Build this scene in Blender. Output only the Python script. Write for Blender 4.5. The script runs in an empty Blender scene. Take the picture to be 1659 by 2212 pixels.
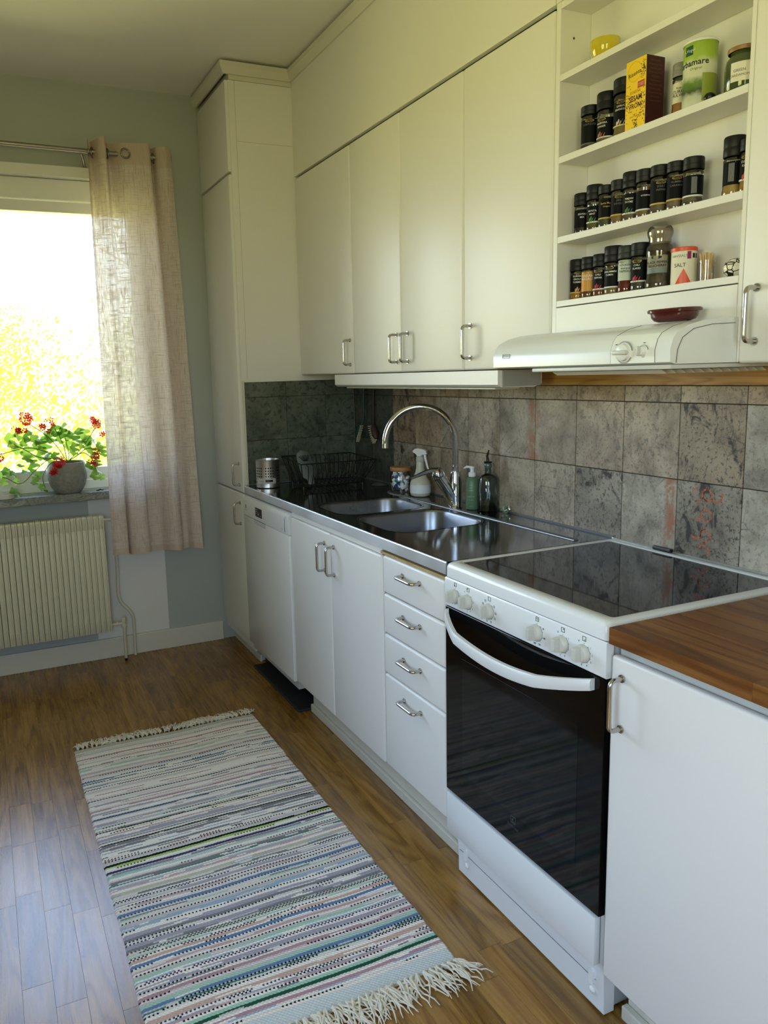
import bpy, bmesh, math, random
from mathutils import Vector, Matrix
from mathutils import noise as mn
random.seed(7)
PI = math.pi
scene = bpy.context.scene
COL = scene.collection

# ------------------------------------------------------------------ camera
CAM = Vector((-1.7012, -1.7342, 1.4105))
yaw, pitch, roll, F = 0.421, -0.1607, -0.0289, 1676.6
fw = Vector((math.sin(yaw)*math.cos(pitch), math.cos(yaw)*math.cos(pitch), math.sin(pitch)))
rt0 = Vector((math.cos(yaw), -math.sin(yaw), 0.0))
up0 = rt0.cross(fw)
rt = rt0*math.cos(roll) + up0*math.sin(roll)
up = -rt0*math.sin(roll) + up0*math.cos(roll)
cam = bpy.data.cameras.new('camera')
cam.sensor_width = 36.0
cam.lens = F/2212*36.0
cam.shift_x = 107.8/2212
cam.shift_y = -25.1/2212
cam.clip_start = 0.02
cam_o = bpy.data.objects.new('camera', cam)
M = Matrix((rt, up, -fw)).transposed().to_4x4()
M.translation = CAM
cam_o.matrix_world = M
COL.objects.link(cam_o)
scene.camera = cam_o

# ------------------------------------------------------------------ light
SKY_TOP, SKY_HOR, GROUND = (0.30, 0.49, 1.0), (0.60, 0.75, 1.0), (0.68, 0.62, 0.24)
SKY_STRENGTH = 8.0
w = bpy.data.worlds.new('sky')
scene.world = w
w.use_nodes = True
nt = w.node_tree
nt.nodes.clear()
o_ = nt.nodes.new('ShaderNodeOutputWorld')
b_ = nt.nodes.new('ShaderNodeBackground')
t_ = nt.nodes.new('ShaderNodeTexCoord')
s_ = nt.nodes.new('ShaderNodeSeparateXYZ')
r_ = nt.nodes.new('ShaderNodeValToRGB')
m_ = nt.nodes.new('ShaderNodeMapRange')
m_.inputs['From Min'].default_value = -1
m_.inputs['From Max'].default_value = 1
nt.links.new(t_.outputs['Generated'], s_.inputs[0])
nt.links.new(s_.outputs['Z'], m_.inputs['Value'])
nt.links.new(m_.outputs[0], r_.inputs[0])
e = r_.color_ramp.elements
e[0].position = 0.0; e[0].color = (*[c*0.75 for c in GROUND], 1)
e[1].position = 1.0; e[1].color = (*SKY_TOP, 1)
for p_, c_ in ((0.485, GROUND), (0.505, (0.84, 0.88, 0.80)), (0.60, SKY_HOR)):
    q_ = e.new(p_); q_.color = (*c_, 1)
nt.links.new(r_.outputs[0], b_.inputs[0])
b_.inputs[1].default_value = SKY_STRENGTH
nt.links.new(b_.outputs[0], o_.inputs[0])
sun = bpy.data.lights.new('sun', 'SUN')
sun.energy = 13.0; sun.angle = 0.01; sun.color = (1.0, 0.95, 0.84)
sun_o = bpy.data.objects.new('sun', sun)
sun_o.rotation_euler = (math.radians(48), 0, math.radians(-18))
COL.objects.link(sun_o)
def portal(name, loc, rot, sx, sy):
    l = bpy.data.lights.new(name, 'AREA'); l.shape = 'RECTANGLE'; l.size = sx; l.size_y = sy
    l.cycles.is_portal = True
    o = bpy.data.objects.new(name, l); o.location = loc; o.rotation_euler = rot
    COL.objects.link(o)
portal('window_portal', (-1.93, 2.50, 1.62), (-PI/2, 0, 0), 2.1, 1.5)
portal('back_fill_portal', (-2.3, -3.56, 1.6), (PI/2, 0, 0), 0.9, 1.6)  # daylight through the unseen window added for fill
portal('side_window_portal', (-3.62, -1.9, 1.6), (0, -PI/2, 0), 1.4, 1.4)
scene.view_settings.view_transform = 'Standard'
scene.view_settings.look = 'None'
scene.view_settings.gamma = 1.0
scene.view_settings.use_curve_mapping = False
scene.view_settings.exposure = 0.84
scene.cycles.max_bounces = 10
scene.cycles.diffuse_bounces = 6
scene.cycles.glossy_bounces = 4
scene.cycles.transparent_max_bounces = 16
scene.cycles.caustics_reflective = False
scene.cycles.caustics_refractive = False
scene.cycles.sample_clamp_indirect = 8.0

# ------------------------------------------------------------------ helpers
def S(h):
    h = h.lstrip('#')
    v = [int(h[i:i+2], 16)/255 for i in (0, 2, 4)]
    return tuple(c/12.92 if c <= 0.04045 else ((c+0.055)/1.055)**2.4 for c in v)

class NT:
    def __init__(s, name):
        s.m = bpy.data.materials.new(name); s.m.use_nodes = True
        s.t = s.m.node_tree; s.t.nodes.clear()
        s.out = s.t.nodes.new('ShaderNodeOutputMaterial')
    def n(s, kind, ins=None, **props):
        nd = s.t.nodes.new('ShaderNode'+kind)
        for k, v in props.items(): setattr(nd, k, v)
        for k, v in (ins or {}).items():
            if isinstance(v, bpy.types.NodeSocket): s.t.links.new(v, nd.inputs[k])
            elif v is not None: nd.inputs[k].default_value = v
        return nd
    def l(s, a, b): s.t.links.new(a, b)
    def ramp(s, fac, stops, interp='LINEAR'):
        nd = s.t.nodes.new('ShaderNodeValToRGB'); s.l(fac, nd.inputs[0])
        nd.color_ramp.interpolation = interp
        els = nd.color_ramp.elements
        while len(els) < len(stops): els.new(0.5)
        for el, (p, c) in zip(els, stops):
            el.position = p
            el.color = (c, c, c, 1) if isinstance(c, (int, float)) else (*c[:3], 1)
        return nd.outputs[0]
    def mix(s, f, a, b, bt='MIX'):
        nd = s.t.nodes.new('ShaderNodeMix'); nd.data_type = 'RGBA'; nd.blend_type = bt
        for i, v in ((0, f), (6, a), (7, b)):
            if isinstance(v, bpy.types.NodeSocket): s.l(v, nd.inputs[i])
            elif isinstance(v, (int, float)): nd.inputs[i].default_value = v
            else: nd.inputs[i].default_value = (*v[:3], 1)
        return nd.outputs[2]
    def math(s, op, a, b=None, c=None):
        nd = s.t.nodes.new('ShaderNodeMath'); nd.operation = op
        for i, v in enumerate((a, b, c)):
            if v is None: continue
            if isinstance(v, bpy.types.NodeSocket): s.l(v, nd.inputs[i])
            else: nd.inputs[i].default_value = v
        return nd.outputs[0]
    def coords(s, scale=(1, 1, 1), rnd=0.0, src='Object'):
        tc = s.n('TexCoord').outputs[src]
        mp = s.n('Mapping', {'Vector': tc, 'Scale': scale})
        if rnd:
            oi = s.n('ObjectInfo').outputs['Random']
            cb = s.n('CombineXYZ', {0: s.math('MULTIPLY', oi, rnd), 1: s.math('MULTIPLY', oi, rnd*1.7), 2: s.math('MULTIPLY', oi, rnd*2.3)})
            s.l(cb.outputs[0], mp.inputs['Location'])
        return mp.outputs[0]
    def noise(s, vec, scale=5, detail=4, rough=0.5, dist=0.0):
        return s.n('TexNoise', {'Vector': vec, 'Scale': scale, 'Detail': detail, 'Roughness': rough, 'Distortion': dist}).outputs[0]
    def bump(s, h, st=0.2, d=0.002):
        return s.n('Bump', {'Height': h, 'Strength': st, 'Distance': d}).outputs[0]
    def pbr(s, col, rough=0.5, metal=0.0, normal=None, coat=0.0, spec=None, sub=None):
        p = s.t.nodes.new('ShaderNodeBsdfPrincipled')
        def st(k, v):
            if isinstance(v, bpy.types.NodeSocket): s.l(v, p.inputs[k])
            elif isinstance(v, (int, float)): p.inputs[k].default_value = v
            else: p.inputs[k].default_value = (*v[:3], 1)
        st('Base Color', col); st('Roughness', rough); st('Metallic', metal)
        if coat: st('Coat Weight', coat); p.inputs['Coat Roughness'].default_value = 0.08
        if spec is not None: st('Specular IOR Level', spec)
        if normal is not None: s.l(normal, p.inputs['Normal'])
        s.p = p
        s.l(p.outputs[0], s.out.inputs[0])
        return s.m

MC = {}
def simple(name, hexc, rough=0.5, metal=0.0, coat=0.0, var=0.04, nscale=20, bump=0.0, spec=None):
    if name in MC: return MC[name]
    t = NT(name); v = t.coords()
    c = S(hexc) if isinstance(hexc, str) else hexc
    nz = t.noise(v, nscale, 3)
    col = t.mix(nz, [x*(1-var) for x in c], [min(1, x*(1+var)) for x in c])
    nrm = t.bump(t.noise(v, 140, 2), bump, 0.001) if bump else None
    MC[name] = t.pbr(col, rough, metal, nrm, coat, spec)
    return MC[name]

def glassy(name, tint=(1, 1, 1), gloss=0.05, base=0.04):
    """clear thin glass: lets light straight through and mirrors at grazing angles"""
    t = NT(name)
    tr = t.n('BsdfTransparent', {'Color': (*tint, 1)})
    gl = t.n('BsdfGlossy', {'Roughness': gloss, 'Color': (1, 1, 1, 1)})
    lw = t.n('LayerWeight', {'Blend': 0.25})
    f = t.math('MULTIPLY_ADD', lw.outputs['Fresnel'], 0.9, base)
    mx = t.n('MixShader', {0: f, 1: tr.outputs[0], 2: gl.outputs[0]})
    t.l(mx.outputs[0], t.out.inputs[0])
    return t.m

def box(bm, x0, x1, y0, y1, z0, z1, bev=0.0, seg=2):
    b2 = bmesh.new()
    bmesh.ops.create_cube(b2, size=1)
    for v in b2.verts:
        v.co = Vector(((x0+x1)/2+v.co.x*(x1-x0), (y0+y1)/2+v.co.y*(y1-y0), (z0+z1)/2+v.co.z*(z1-z0)))
    if bev: bmesh.ops.bevel(b2, geom=b2.edges[:], offset=bev, segments=seg, affect='EDGES', profile=0.5)
    merge(bm, b2)
    return bm
def merge(bm, b2, mat=None):
    if mat is not None: b2.transform(mat)
    vm = [bm.verts.new(v.co) for v in b2.verts]
    b2.verts.index_update()
    for f in b2.faces:
        try: bm.faces.new([vm[v.index] for v in f.verts])
        except ValueError: pass
    b2.free()
def lathe(bm, prof, c=(0, 0, 0), seg=28, axis='z', mat=None):
    b2 = bmesh.new(); rings = []
    for r, h in prof:
        if r < 1e-6: rings.append([b2.verts.new((0, 0, h))])
        else: rings.append([b2.verts.new((r*math.cos(2*PI*i/seg), r*math.sin(2*PI*i/seg), h)) for i in range(seg)])
    for a, b in zip(rings, rings[1:]):
        for i in range(seg):
            j = (i+1) % seg
            if len(a) == 1 and len(b) == 1: continue
            if len(a) == 1: b2.faces.new((a[0], b[j], b[i]))
            elif len(b) == 1: b2.faces.new((a[i], a[j], b[0]))
            else: b2.faces.new((a[i], a[j], b[j], b[i]))
    R = Matrix.Identity(4)
    if axis == 'x': R = Matrix.Rotation(PI/2, 4, 'Y')
    elif axis == '-x': R = Matrix.Rotation(-PI/2, 4, 'Y')
    elif axis == 'y': R = Matrix.Rotation(-PI/2, 4, 'X')
    elif axis == '-y': R = Matrix.Rotation(PI/2, 4, 'X')
    T = Matrix.Translation(c) @ (mat if mat is not None else R)
    merge(bm, b2, T)
    return bm
def tube(bm, pts, r, seg=10, cap=True, closed=False):
    pts = [Vector(p) for p in pts]; n = len(pts)
    rr = r if isinstance(r, (list, tuple)) else [r]*n
    rings = []; prev = None
    for i, p in enumerate(pts):
        if closed: d = pts[(i+1) % n]-pts[i-1]
        else: d = pts[min(i+1, n-1)]-pts[max(i-1, 0)]
        d.normalize()
        if prev is None:
            a = Vector((0, 0, 1)) if abs(d.z) < 0.9 else Vector((1, 0, 0))
            u = d.cross(a).normalized()
        else:
            u = prev-d*prev.dot(d)
            if u.length < 1e-6: u = d.orthogonal()
            u.normalize()
        prev = u; v = d.cross(u)
        rings.append([bm.verts.new(p+(u*math.cos(2*PI*k/seg)+v*math.sin(2*PI*k/seg))*rr[i]) for k in range(seg)])
    for a, b in (list(zip(rings, rings[1:]))+([(rings[-1], rings[0])] if closed else [])):
        for k in range(seg):
            bm.faces.new((a[k], a[(k+1) % seg], b[(k+1) % seg], b[k]))
    if cap and not closed:
        bm.faces.new(rings[0][::-1]); bm.faces.new(rings[-1])
    return bm
def arcpts(pts, rad, n=5):
    """round the inner corners of a polyline"""
    pts = [Vector(p) for p in pts]; out = [pts[0]]
    for a, b, c in zip(pts, pts[1:], pts[2:]):
        d1 = (a-b).normalized(); d2 = (c-b).normalized()
        r = min(rad, (a-b).length*0.49, (c-b).length*0.49)
        p, q = b+d1*r, b+d2*r
        for i in range(n+1):
            t = i/n
            out.append(p*(1-t)**2+b*2*t*(1-t)+q*t*t)
    out.append(pts[-1]); return out
def prism(bm, poly, z0, z1, plane='xy'):
    """extrude a 2-D outline; plane xz -> along y, yz -> along x"""
    def P(a, b, c):
        return {'xy': (a, b, c), 'xz': (a, c, b), 'yz': (c, a, b)}[plane]
    lo = [bm.verts.new(P(a, b, z0)) for a, b in poly]; hi = [bm.verts.new(P(a, b, z1)) for a, b in poly]
    n = len(poly)
    bm.faces.new(lo[::-1]); bm.faces.new(hi)
    for i in range(n): bm.faces.new((lo[i], lo[(i+1) % n], hi[(i+1) % n], hi[i]))
    return bm
def obj(name, bm, mat, parent=None, smooth=None, origin=None, kind=None, label=None):
    """link a bmesh as ONE mesh object"""
    bmesh.ops.recalc_face_normals(bm, faces=bm.faces[:])
    if origin is not None: bm.transform(Matrix.Translation(-Vector(origin)))
    me = bpy.data.meshes.new(name); bm.to_mesh(me); bm.free()
    if smooth is not None:
        me.polygons.foreach_set('use_smooth', [True]*len(me.polygons))
        try: me.set_sharp_from_angle(angle=math.radians(smooth))
        except Exception: pass
    me.materials.append(mat)
    o = bpy.data.objects.new(name, me); COL.objects.link(o)
    if parent is not None: o.parent = parent
    if origin is not None:
        o.location = Vector(origin)-(wloc(parent) if parent is not None else Vector())
    elif parent is not None:
        o.location = -wloc(parent)
    if kind: o['kind'] = kind
    if label: o['label'] = label
    return o
def wloc(o):
    v = Vector()
    while o is not None: v += o.location; o = o.parent
    return v
def thing(name, label, cat, loc=(0, 0, 0), group=None):
    o = bpy.data.objects.new(name, None); COL.objects.link(o); o.empty_display_size = 0.05
    o.location = loc; o['label'] = label; o['category'] = cat
    if group: o['group'] = group
    return o
def tag(o, label, cat, group=None):
    o['label'] = label; o['category'] = cat
    if group: o['group'] = group
    return o
def struct(o): o['kind'] = 'structure'; return o
def B(*a, **k):
    return box(bmesh.new(), *a, **k)
def text(name, body, size, mat, parent, org, right=(0, -1, 0), upv=(0, 0, 1), wrap=None, align='CENTER', depth=0.0002, sx=1.0, bold=0.0):
    """flat lettering; wrap=(cx,cy,r,phi0) bends it round an upright cylinder"""
    cu = bpy.data.curves.new(name, 'FONT'); cu.body = body; cu.size = size; cu.align_x = align; cu.align_y = 'CENTER'
    cu.resolution_u = 2; cu.offset = bold
    to = bpy.data.objects.new(name, cu)
    me = bpy.data.meshes.new_from_object(to)
    bpy.data.objects.remove(to); bpy.data.curves.remove(cu)
    me.name = name
    R_, U_ = Vector(right).normalized(), Vector(upv).normalized(); Nn = R_.cross(U_)
    for v in me.vertices:
        x, y = v.co.x*sx, v.co.y
        if wrap:
            cx, cy, r, ph = wrap
            a = ph+x/r
            v.co = Vector((cx+(r+depth)*math.cos(a), cy+(r+depth)*math.sin(a), org[2]+y))
        else: v.co = Vector(org)+R_*x+U_*y+Nn*depth
    me.materials.clear(); me.materials.append(mat)
    o = bpy.data.objects.new(name, me); COL.objects.link(o)
    o.parent = parent; o.location = -wloc(parent)
    return o
def patch(bm, cx, cy, r, ph0, ph1, z0, z1, n=14):
    """piece of a cylinder skin, for labels"""
    a = [[bm.verts.new((cx+r*math.cos(ph0+(ph1-ph0)*i/n), cy+r*math.sin(ph0+(ph1-ph0)*i/n), z)) for i in range(n+1)] for z in (z0, z1)]
    for i in range(n): bm.faces.new((a[0][i], a[0][i+1], a[1][i+1], a[1][i]))
    return bm

# ------------------------------------------------------------------ materials
WHITE = simple('cabinet_paint', '#e2e1dc', 0.38, var=0.015, nscale=3, bump=0.02)
WHITE_B = simple('appliance_enamel', '#e3e6e6', 0.22, var=0.01, nscale=3)
CARC = simple('carcass_board', '#d9d7cb', 0.5, var=0.02)
STEEL_H = simple('handle_steel', '#b9b6b0', 0.22, 1.0, var=0.05)
CHROME = simple('chrome', '#c9cdd2', 0.06, 1.0, var=0.02)
BLACK = simple('black_plastic', '#08090b', 0.35)
BLACKW = simple('black_wire', '#060606', 0.45)
DARK = simple('dark_void', '#060606', 0.9)
PRINT = simple('black_print', '#15161a', 0.6)
PRINT_W = simple('white_print', '#d8d8d2', 0.6)
PRINT_G = simple('gold_print', '#b9a24a', 0.5)
PRINT_GREY = simple('grey_print', '#5a5c5e', 0.5)
WHITE_PL = simple('white_plastic', '#e6e7e6', 0.35, var=0.01)
GLASS = glassy('clear_glass')
PANE = glassy('window_pane', (0.97, 0.99, 0.98), 0.02, 0.02)

def mk_steel(name, rough, col='#8e9296', along=(2, 90, 90), bm_=0.05):
    t = NT(name); v = t.coords(along)
    n1 = t.noise(v, 8, 4, 0.6); v2 = t.coords((1, 1, 1)); n2 = t.noise(v2, 6, 4, 0.6)
    c = S(col)
    colr = t.mix(n2, [x*0.8 for x in c], [x*1.15 for x in c])
    rg = t.math('MULTIPLY_ADD', n2, rough*0.8, rough*0.6)
    return t.pbr(colr, rg, 1.0, t.bump(n1, bm_, 0.001))
STEEL_TOP = mk_steel('worktop_steel', 0.10, '#9a9da1', (60, 2, 60), 0.03)
STEEL_EDGE = mk_steel('brushed_edge_steel', 0.5, '#cfd0d2', (1, 3, 30), 0.15)
STEEL_BOWL = mk_steel('bowl_steel', 0.30, '#8f949c', (40, 40, 3), 0.15)
STEEL_CUP = mk_steel('cup_steel', 0.34, '#d4d4d4', (40, 40, 1), 0.1)

def mk_wood(name, cols, rough=0.45, gr=(34, 1.6, 34), rnd=60, bumpst=0.12, coat=0.0, ring=1.0, tl=1.0):
    t = NT(name); v = t.coords(gr, rnd)
    ri = t.n('ObjectInfo').outputs['Random']
    big = t.noise(t.coords((gr[0]*0.28, gr[1]*0.5, gr[2]*0.28), rnd), 1.0, 2, 0.5, 0.6)
    rings = t.math('FRACT', t.math('MULTIPLY', big, 9.0*ring))
    rings = t.ramp(rings, [(0, 0.25), (0.5, 1.0), (0.85, 0.75), (1.0, 0.25)])
    fine = t.noise(v, 3.0, 6, 0.65)
    h = t.math('MULTIPLY_ADD', fine, 0.65, t.math('MULTIPLY', rings, 0.35))
    base = t.ramp(h, [(0.25, cols[0]), (0.5, cols[1]), (0.75, cols[2])])
    tint = t.ramp(ri, [(0, tuple(1-(1-c)*tl for c in (0.68, 0.66, 0.64))), (0.35, tuple(1-(1-c)*tl for c in (0.88, 0.88, 0.87))), (0.7, (1.0, 1.0, 1.0)), (1, tuple(1-(1-c)*tl for c in (1.14, 1.11, 1.05)))])
    base = t.mix(1.0, base, tint, 'MULTIPLY')
    rg = t.math('MULTIPLY_ADD', fine, 0.15, rough-0.07)
    return t.pbr(base, rg, 0, t.bump(h, bumpst, 0.0006), coat)
FLOOR = mk_wood('oak_laminate', [S('#5c3e15'), S('#866028'), S('#a47e40')], 0.27, tl=0.8)
BUTCHER = mk_wood('oiled_worktop_wood', [S('#44250e'), S('#6e431c'), S('#8e6230')], 0.36, ring=0.5, tl=0.5)
BATTEN = mk_wood('batten_wood', [S('#7a5220'), S('#c08a3e'), S('#dca95c')], 0.45, (24, 1.4, 60), ring=1.3)
LIDWOOD = mk_wood('lid_wood', [S('#9a6f3d'), S('#b98a54'), S('#cf9f68')], 0.5, (6, 60, 60))
STRIP = mk_wood('raw_strip_wood', [S('#8e713e'), S('#c0a269'), S('#d5bb86')], 0.6, (60, 6, 60))

def mk_wall(name, hexc, bmp=0.25):
    t = NT(name); v = t.coords(); c = S(hexc)
    n1 = t.noise(v, 1.3, 3); n2 = t.noise(v, 160, 3, 0.6)
    return t.pbr(t.mix(n1, [x*0.95 for x in c], [min(1, x*1.04) for x in c]), 0.85, 0, t.bump(n2, bmp, 0.0012))
WALL = mk_wall('grey_green_wall_paint', '#adb3ae')
WALL_B = mk_wall('brown_grey_wall_paint', '#8f8c86')
WALLW = mk_wall('old_white_wall_paint', '#dcdcd8')
CEIL = mk_wall('ceiling_paint', '#e8e8e2', 0.1)
TRIM = simple('trim_paint', '#d4d2c4', 0.45, var=0.03, nscale=4)

def mk_tile(name, warm=0.68, dark=0.5, rust=None, mul=0.80):
    """weathered stone-print porcelain; rust=(y0,y1) a printed streak across the tile, in tile-local metres"""
    t = NT(name); v = t.coords((1, 1, 1), 23.0)
    vs = t.coords((1, 1, 0.62), 23.0)
    n1 = t.noise(v, 7, 6, 0.62, 0.4); n2 = t.noise(vs, 26, 5, 0.7, 0.6); n3 = t.noise(v, 95, 5, 0.75)
    ri = t.n('ObjectInfo').outputs['Random']
    g = t.ramp(n1, [(0.28, S('#6f685c')), (0.43, S('#a29b8c')), (0.58, S('#beb8a9')), (0.8, S('#d0c6b4'))])
    wv = t.ramp(n1, [(0.28, S('#6a5540')), (0.43, S('#a38a6e')), (0.58, S('#c2a98a')), (0.8, S('#d4bb9a'))])
    wf = t.ramp(t.math('FRACT', t.math('MULTIPLY', ri, 7.3)), [(0.2, max(0, warm-0.35)), (0.9, min(1, warm+0.4))])
    base = t.mix(wf, g, wv)
    sp = t.ramp(n2, [(0.53, 0.0), (0.63, dark), (0.8, dark)])
    base = t.mix(sp, base, S('#3d3833'))
    sp3 = t.ramp(n3, [(0.53, 0.0), (0.62, 0.5*dark+0.30)])
    base = t.mix(sp3, base, S('#2b2723'))
    vor = t.n('TexVoronoi', {'Vector': t.coords((1, 1, 0.8), 11.0), 'Scale': 9.0}, feature='DISTANCE_TO_EDGE').outputs['Distance']
    crk = t.ramp(vor, [(0.0, 0.55), (0.012, 0.0)])
    crk = t.math('MULTIPLY', crk, t.ramp(t.noise(v, 4, 2), [(0.52, 0.0), (0.6, 1.0)]))
    base = t.mix(crk, base, S('#1f1c19'))
    if rust:
        yc = t.n('SeparateXYZ', {0: t.n('TexCoord').outputs['Object']}).outputs['Y']
        yn = t.math('ADD', yc, t.math('MULTIPLY', t.math('SUBTRACT', n2, 0.5), 0.09))
        a = t.n('MapRange', {'Value': yn, 'From Min': rust[0], 'From Max': rust[0]+0.012}).outputs[0]
        b = t.n('MapRange', {'Value': yn, 'From Min': rust[1]-0.012, 'From Max': rust[1], 'To Min': 1.0, 'To Max': 0.0}).outputs[0]
        m = t.math('MULTIPLY', t.math('MULTIPLY', a, b), t.ramp(n2, [(0.40, 0.0), (0.52, 0.75)]))
        base = t.mix(m, base, S('#a8663c'))
    base = t.mix(1.0, base, (mul, mul*0.985, mul*0.96), 'MULTIPLY')
    h = t.math('ADD', t.math('MULTIPLY', n2, 0.6), t.math('MULTIPLY', n3, 0.5))
    return t.pbr(base, t.ramp(n2, [(0.3, 0.36), (0.7, 0.55)]), 0, t.bump(h, 0.5, 0.0025))
TILE = mk_tile('weathered_tile')
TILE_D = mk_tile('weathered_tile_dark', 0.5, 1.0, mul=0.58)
TILE_L = mk_tile('weathered_tile_light', 0.1, 0.2)
t = NT('shaded_green_tile'); v = t.coords((1, 1, 1), 23.0)
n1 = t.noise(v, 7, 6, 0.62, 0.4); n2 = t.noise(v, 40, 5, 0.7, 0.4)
TILE_G = t.pbr(t.mix(t.ramp(n2, [(0.5, 0.0), (0.62, 0.7)]), t.ramp(n1, [(0.3, S('#3a4139')), (0.5, S('#565f54')), (0.75, S('#6f7363'))]), S('#20241f')), 0.45, 0, t.bump(n2, 0.4, 0.002))  # same tiles, colour darkened for the shade beside the tall cabinet
TILE_SHADE_D = t = NT('shaded_dark_tile'); v = t.coords((1, 1, 1), 23.0)
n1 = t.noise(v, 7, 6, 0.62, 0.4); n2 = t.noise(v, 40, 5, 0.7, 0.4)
TILE_SHADE_D = t.pbr(t.mix(t.ramp(n2, [(0.5, 0.0), (0.62, 0.7)]), t.ramp(n1, [(0.3, S('#2c302b')), (0.5, S('#444941')), (0.75, S('#5a5c50'))]), S('#171917')), 0.45, 0, t.bump(n2, 0.4, 0.002))  # darker copy, shade under the wall cabinets put into the colour
TILE_RR = mk_tile('weathered_tile_rust_right', 0.4, 0.3, (-0.099, -0.055))
TILE_RL = mk_tile('weathered_tile_rust_left', 0.4, 0.2, (0.078, 0.099))
GROUT = simple('grout', '#3a342c', 0.9)

# ------------------------------------------------------------------ room shell
YW, CE, XL, YB = 2.2565, 2.78, -3.5, -3.4
bm = bmesh.new()
WX0, WX1, WZ0, WZ1 = -3.0, -0.86, 0.88, 2.37
for a in ((XL-0.2, WX0, -0.1, CE), (WX1, 0.2, -0.1, CE), (WX0, WX1, -0.1, WZ0), (WX0, WX1, WZ1, CE)):
    box(bm, a[0], a[1], YW, YW+0.26, a[2], a[3])
struct(obj('wall_far', bm, WALL))
bm = bmesh.new()
for a in ((YB, -2.6, -0.1, CE), (-1.2, YW, -0.1, CE), (-2.6, -1.2, -0.1, 0.9), (-2.6, -1.2, 2.3, CE)):
    box(bm, XL-0.2, XL, a[0], a[1], a[2], a[3])
struct(obj('wall_left', bm, WALL_B))
bm = bmesh.new()
for a in ((XL-0.2, -2.75, -0.1, CE), (-1.85, 0.2, -0.1, CE), (-2.75, -1.85, -0.1, 0.8), (-2.75, -1.85, 2.4, CE)):
    box(bm, a[0], a[1], YB-0.2, YB, a[2], a[3])
struct(obj('wall_back', bm, WALL_B))
wr = struct(obj('wall_right', B(0.004, 0.2, YB, YW, -0.1, CE), WALLW))
struct(obj('ceiling', B(XL-0.2, 0.2, YB-0.2, YW+0.26, CE, CE+0.2), CEIL))
fl = struct(obj('floor', B(XL, 0.004, YB, YW, -0.1, -0.012), simple('subfloor', '#2a1b0e', 0.8)))
# planks: three-strip oak laminate, staves 68 mm wide, run towards the window wall
bm_rest = bmesh.new()
SW = 0.0685
i = 0; x = -0.30
rngf = random.Random(3)
while x > XL:
    x0 = max(x-SW, XL)
    y = YW - rngf.uniform(0.05, 0.42)
    hi = YW
    while hi > YB:
        lo = max(y, YB)
        dz = rngf.uniform(-0.0002, 0.0)
        if -2.07 < x0 and x < -0.44 and hi > -0.95 and (x > -2.0 or hi > -0.6):
            obj('floor_plank', B(x0+0.0003, x-0.0003, lo+0.0004, hi-0.0004, -0.012, dz), FLOOR, fl, origin=((x0+x)/2, (lo+hi)/2, 0))
        else: box(bm_rest, x0+0.0003, x-0.0003, lo+0.0004, hi-0.0004, -0.012, dz)
        hi = lo; y = hi - rngf.choice((0.26, 0.33, 0.4, 0.47, 0.54))*rngf.uniform(0.9, 1.1)
    x -= SW; i += 1
obj('outer_floor_planks', bm_rest, FLOOR, fl, kind='stuff')

# baseboard along the window wall and the old white paint patch beside the radiator
bb = B(XL, -0.605, YW-0.016, YW, 0, 0.103, bev=0.003)
struct(obj('baseboard_far', bb, TRIM))
struct(obj('trim_1', B(-1.26, -0.895, YW-0.0012, YW, 0.104, 0.875), WALLW))
# ---- window
wn = bpy.data.objects.new('window_1', None); COL.objects.link(wn); wn['kind'] = 'structure'
FR = simple('window_paint', '#dfe0d8', 0.35, var=0.02)
YF = YW+0.045
def wpart(name, m, *boxes, bev=0.003):
    b = bmesh.new()
    for q in boxes: box(b, *q, bev=bev)
    return obj(name, b, m, wn)
wpart('window_reveal', FR, (WX0, WX1, YW-0.002, YW+0.26, WZ1-0.012, WZ1), (WX1-0.012, WX1, YW-0.002, YW+0.26, WZ0, WZ1-0.012), (WX0, WX0+0.012, YW-0.002, YW+0.26, WZ0, WZ1-0.012), bev=0)
wpart('window_casing', FR, (WX0-0.05, WX1+0.05, YW-0.018, YW-0.002, 2.352, 2.402), (WX1, WX1+0.05, YW-0.018, YW-0.002, 0.88, 2.35), (WX0-0.05, WX0, YW-0.018, YW-0.002, 0.88, 2.35))
wpart('window_frame', FR, (WX0+0.012, WX1-0.012, YF, YF+0.09, 2.262, 2.355), (WX0+0.012, WX1-0.012, YF, YF+0.09, 0.88, 0.925),
      (WX1-0.05, WX1-0.013, YF, YF+0.09, 0.92, 2.27), (WX0+0.013, WX0+0.05, YF, YF+0.09, 0.92, 2.27), (-1.985, -1.935, YF, YF+0.09, 0.92, 2.27))
for x0, x1 in ((-1.93, WX1-0.052), (-2.948, -1.99)):
    sash = wpart('window_sash', FR, (x0, x1, YF+0.012, YF+0.07, 2.207, 2.257), (x0, x1, YF+0.012, YF+0.07, 0.928, 0.985),
          (x0, x0+0.045, YF+0.012, YF+0.07, 0.985, 2.207), (x1-0.045, x1, YF+0.012, YF+0.07, 0.985, 2.207))
    obj('window_pane', B(x0+0.04, x1-0.04, YF+0.045, YF+0.05, 0.98, 2.212), PANE, sash)
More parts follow.
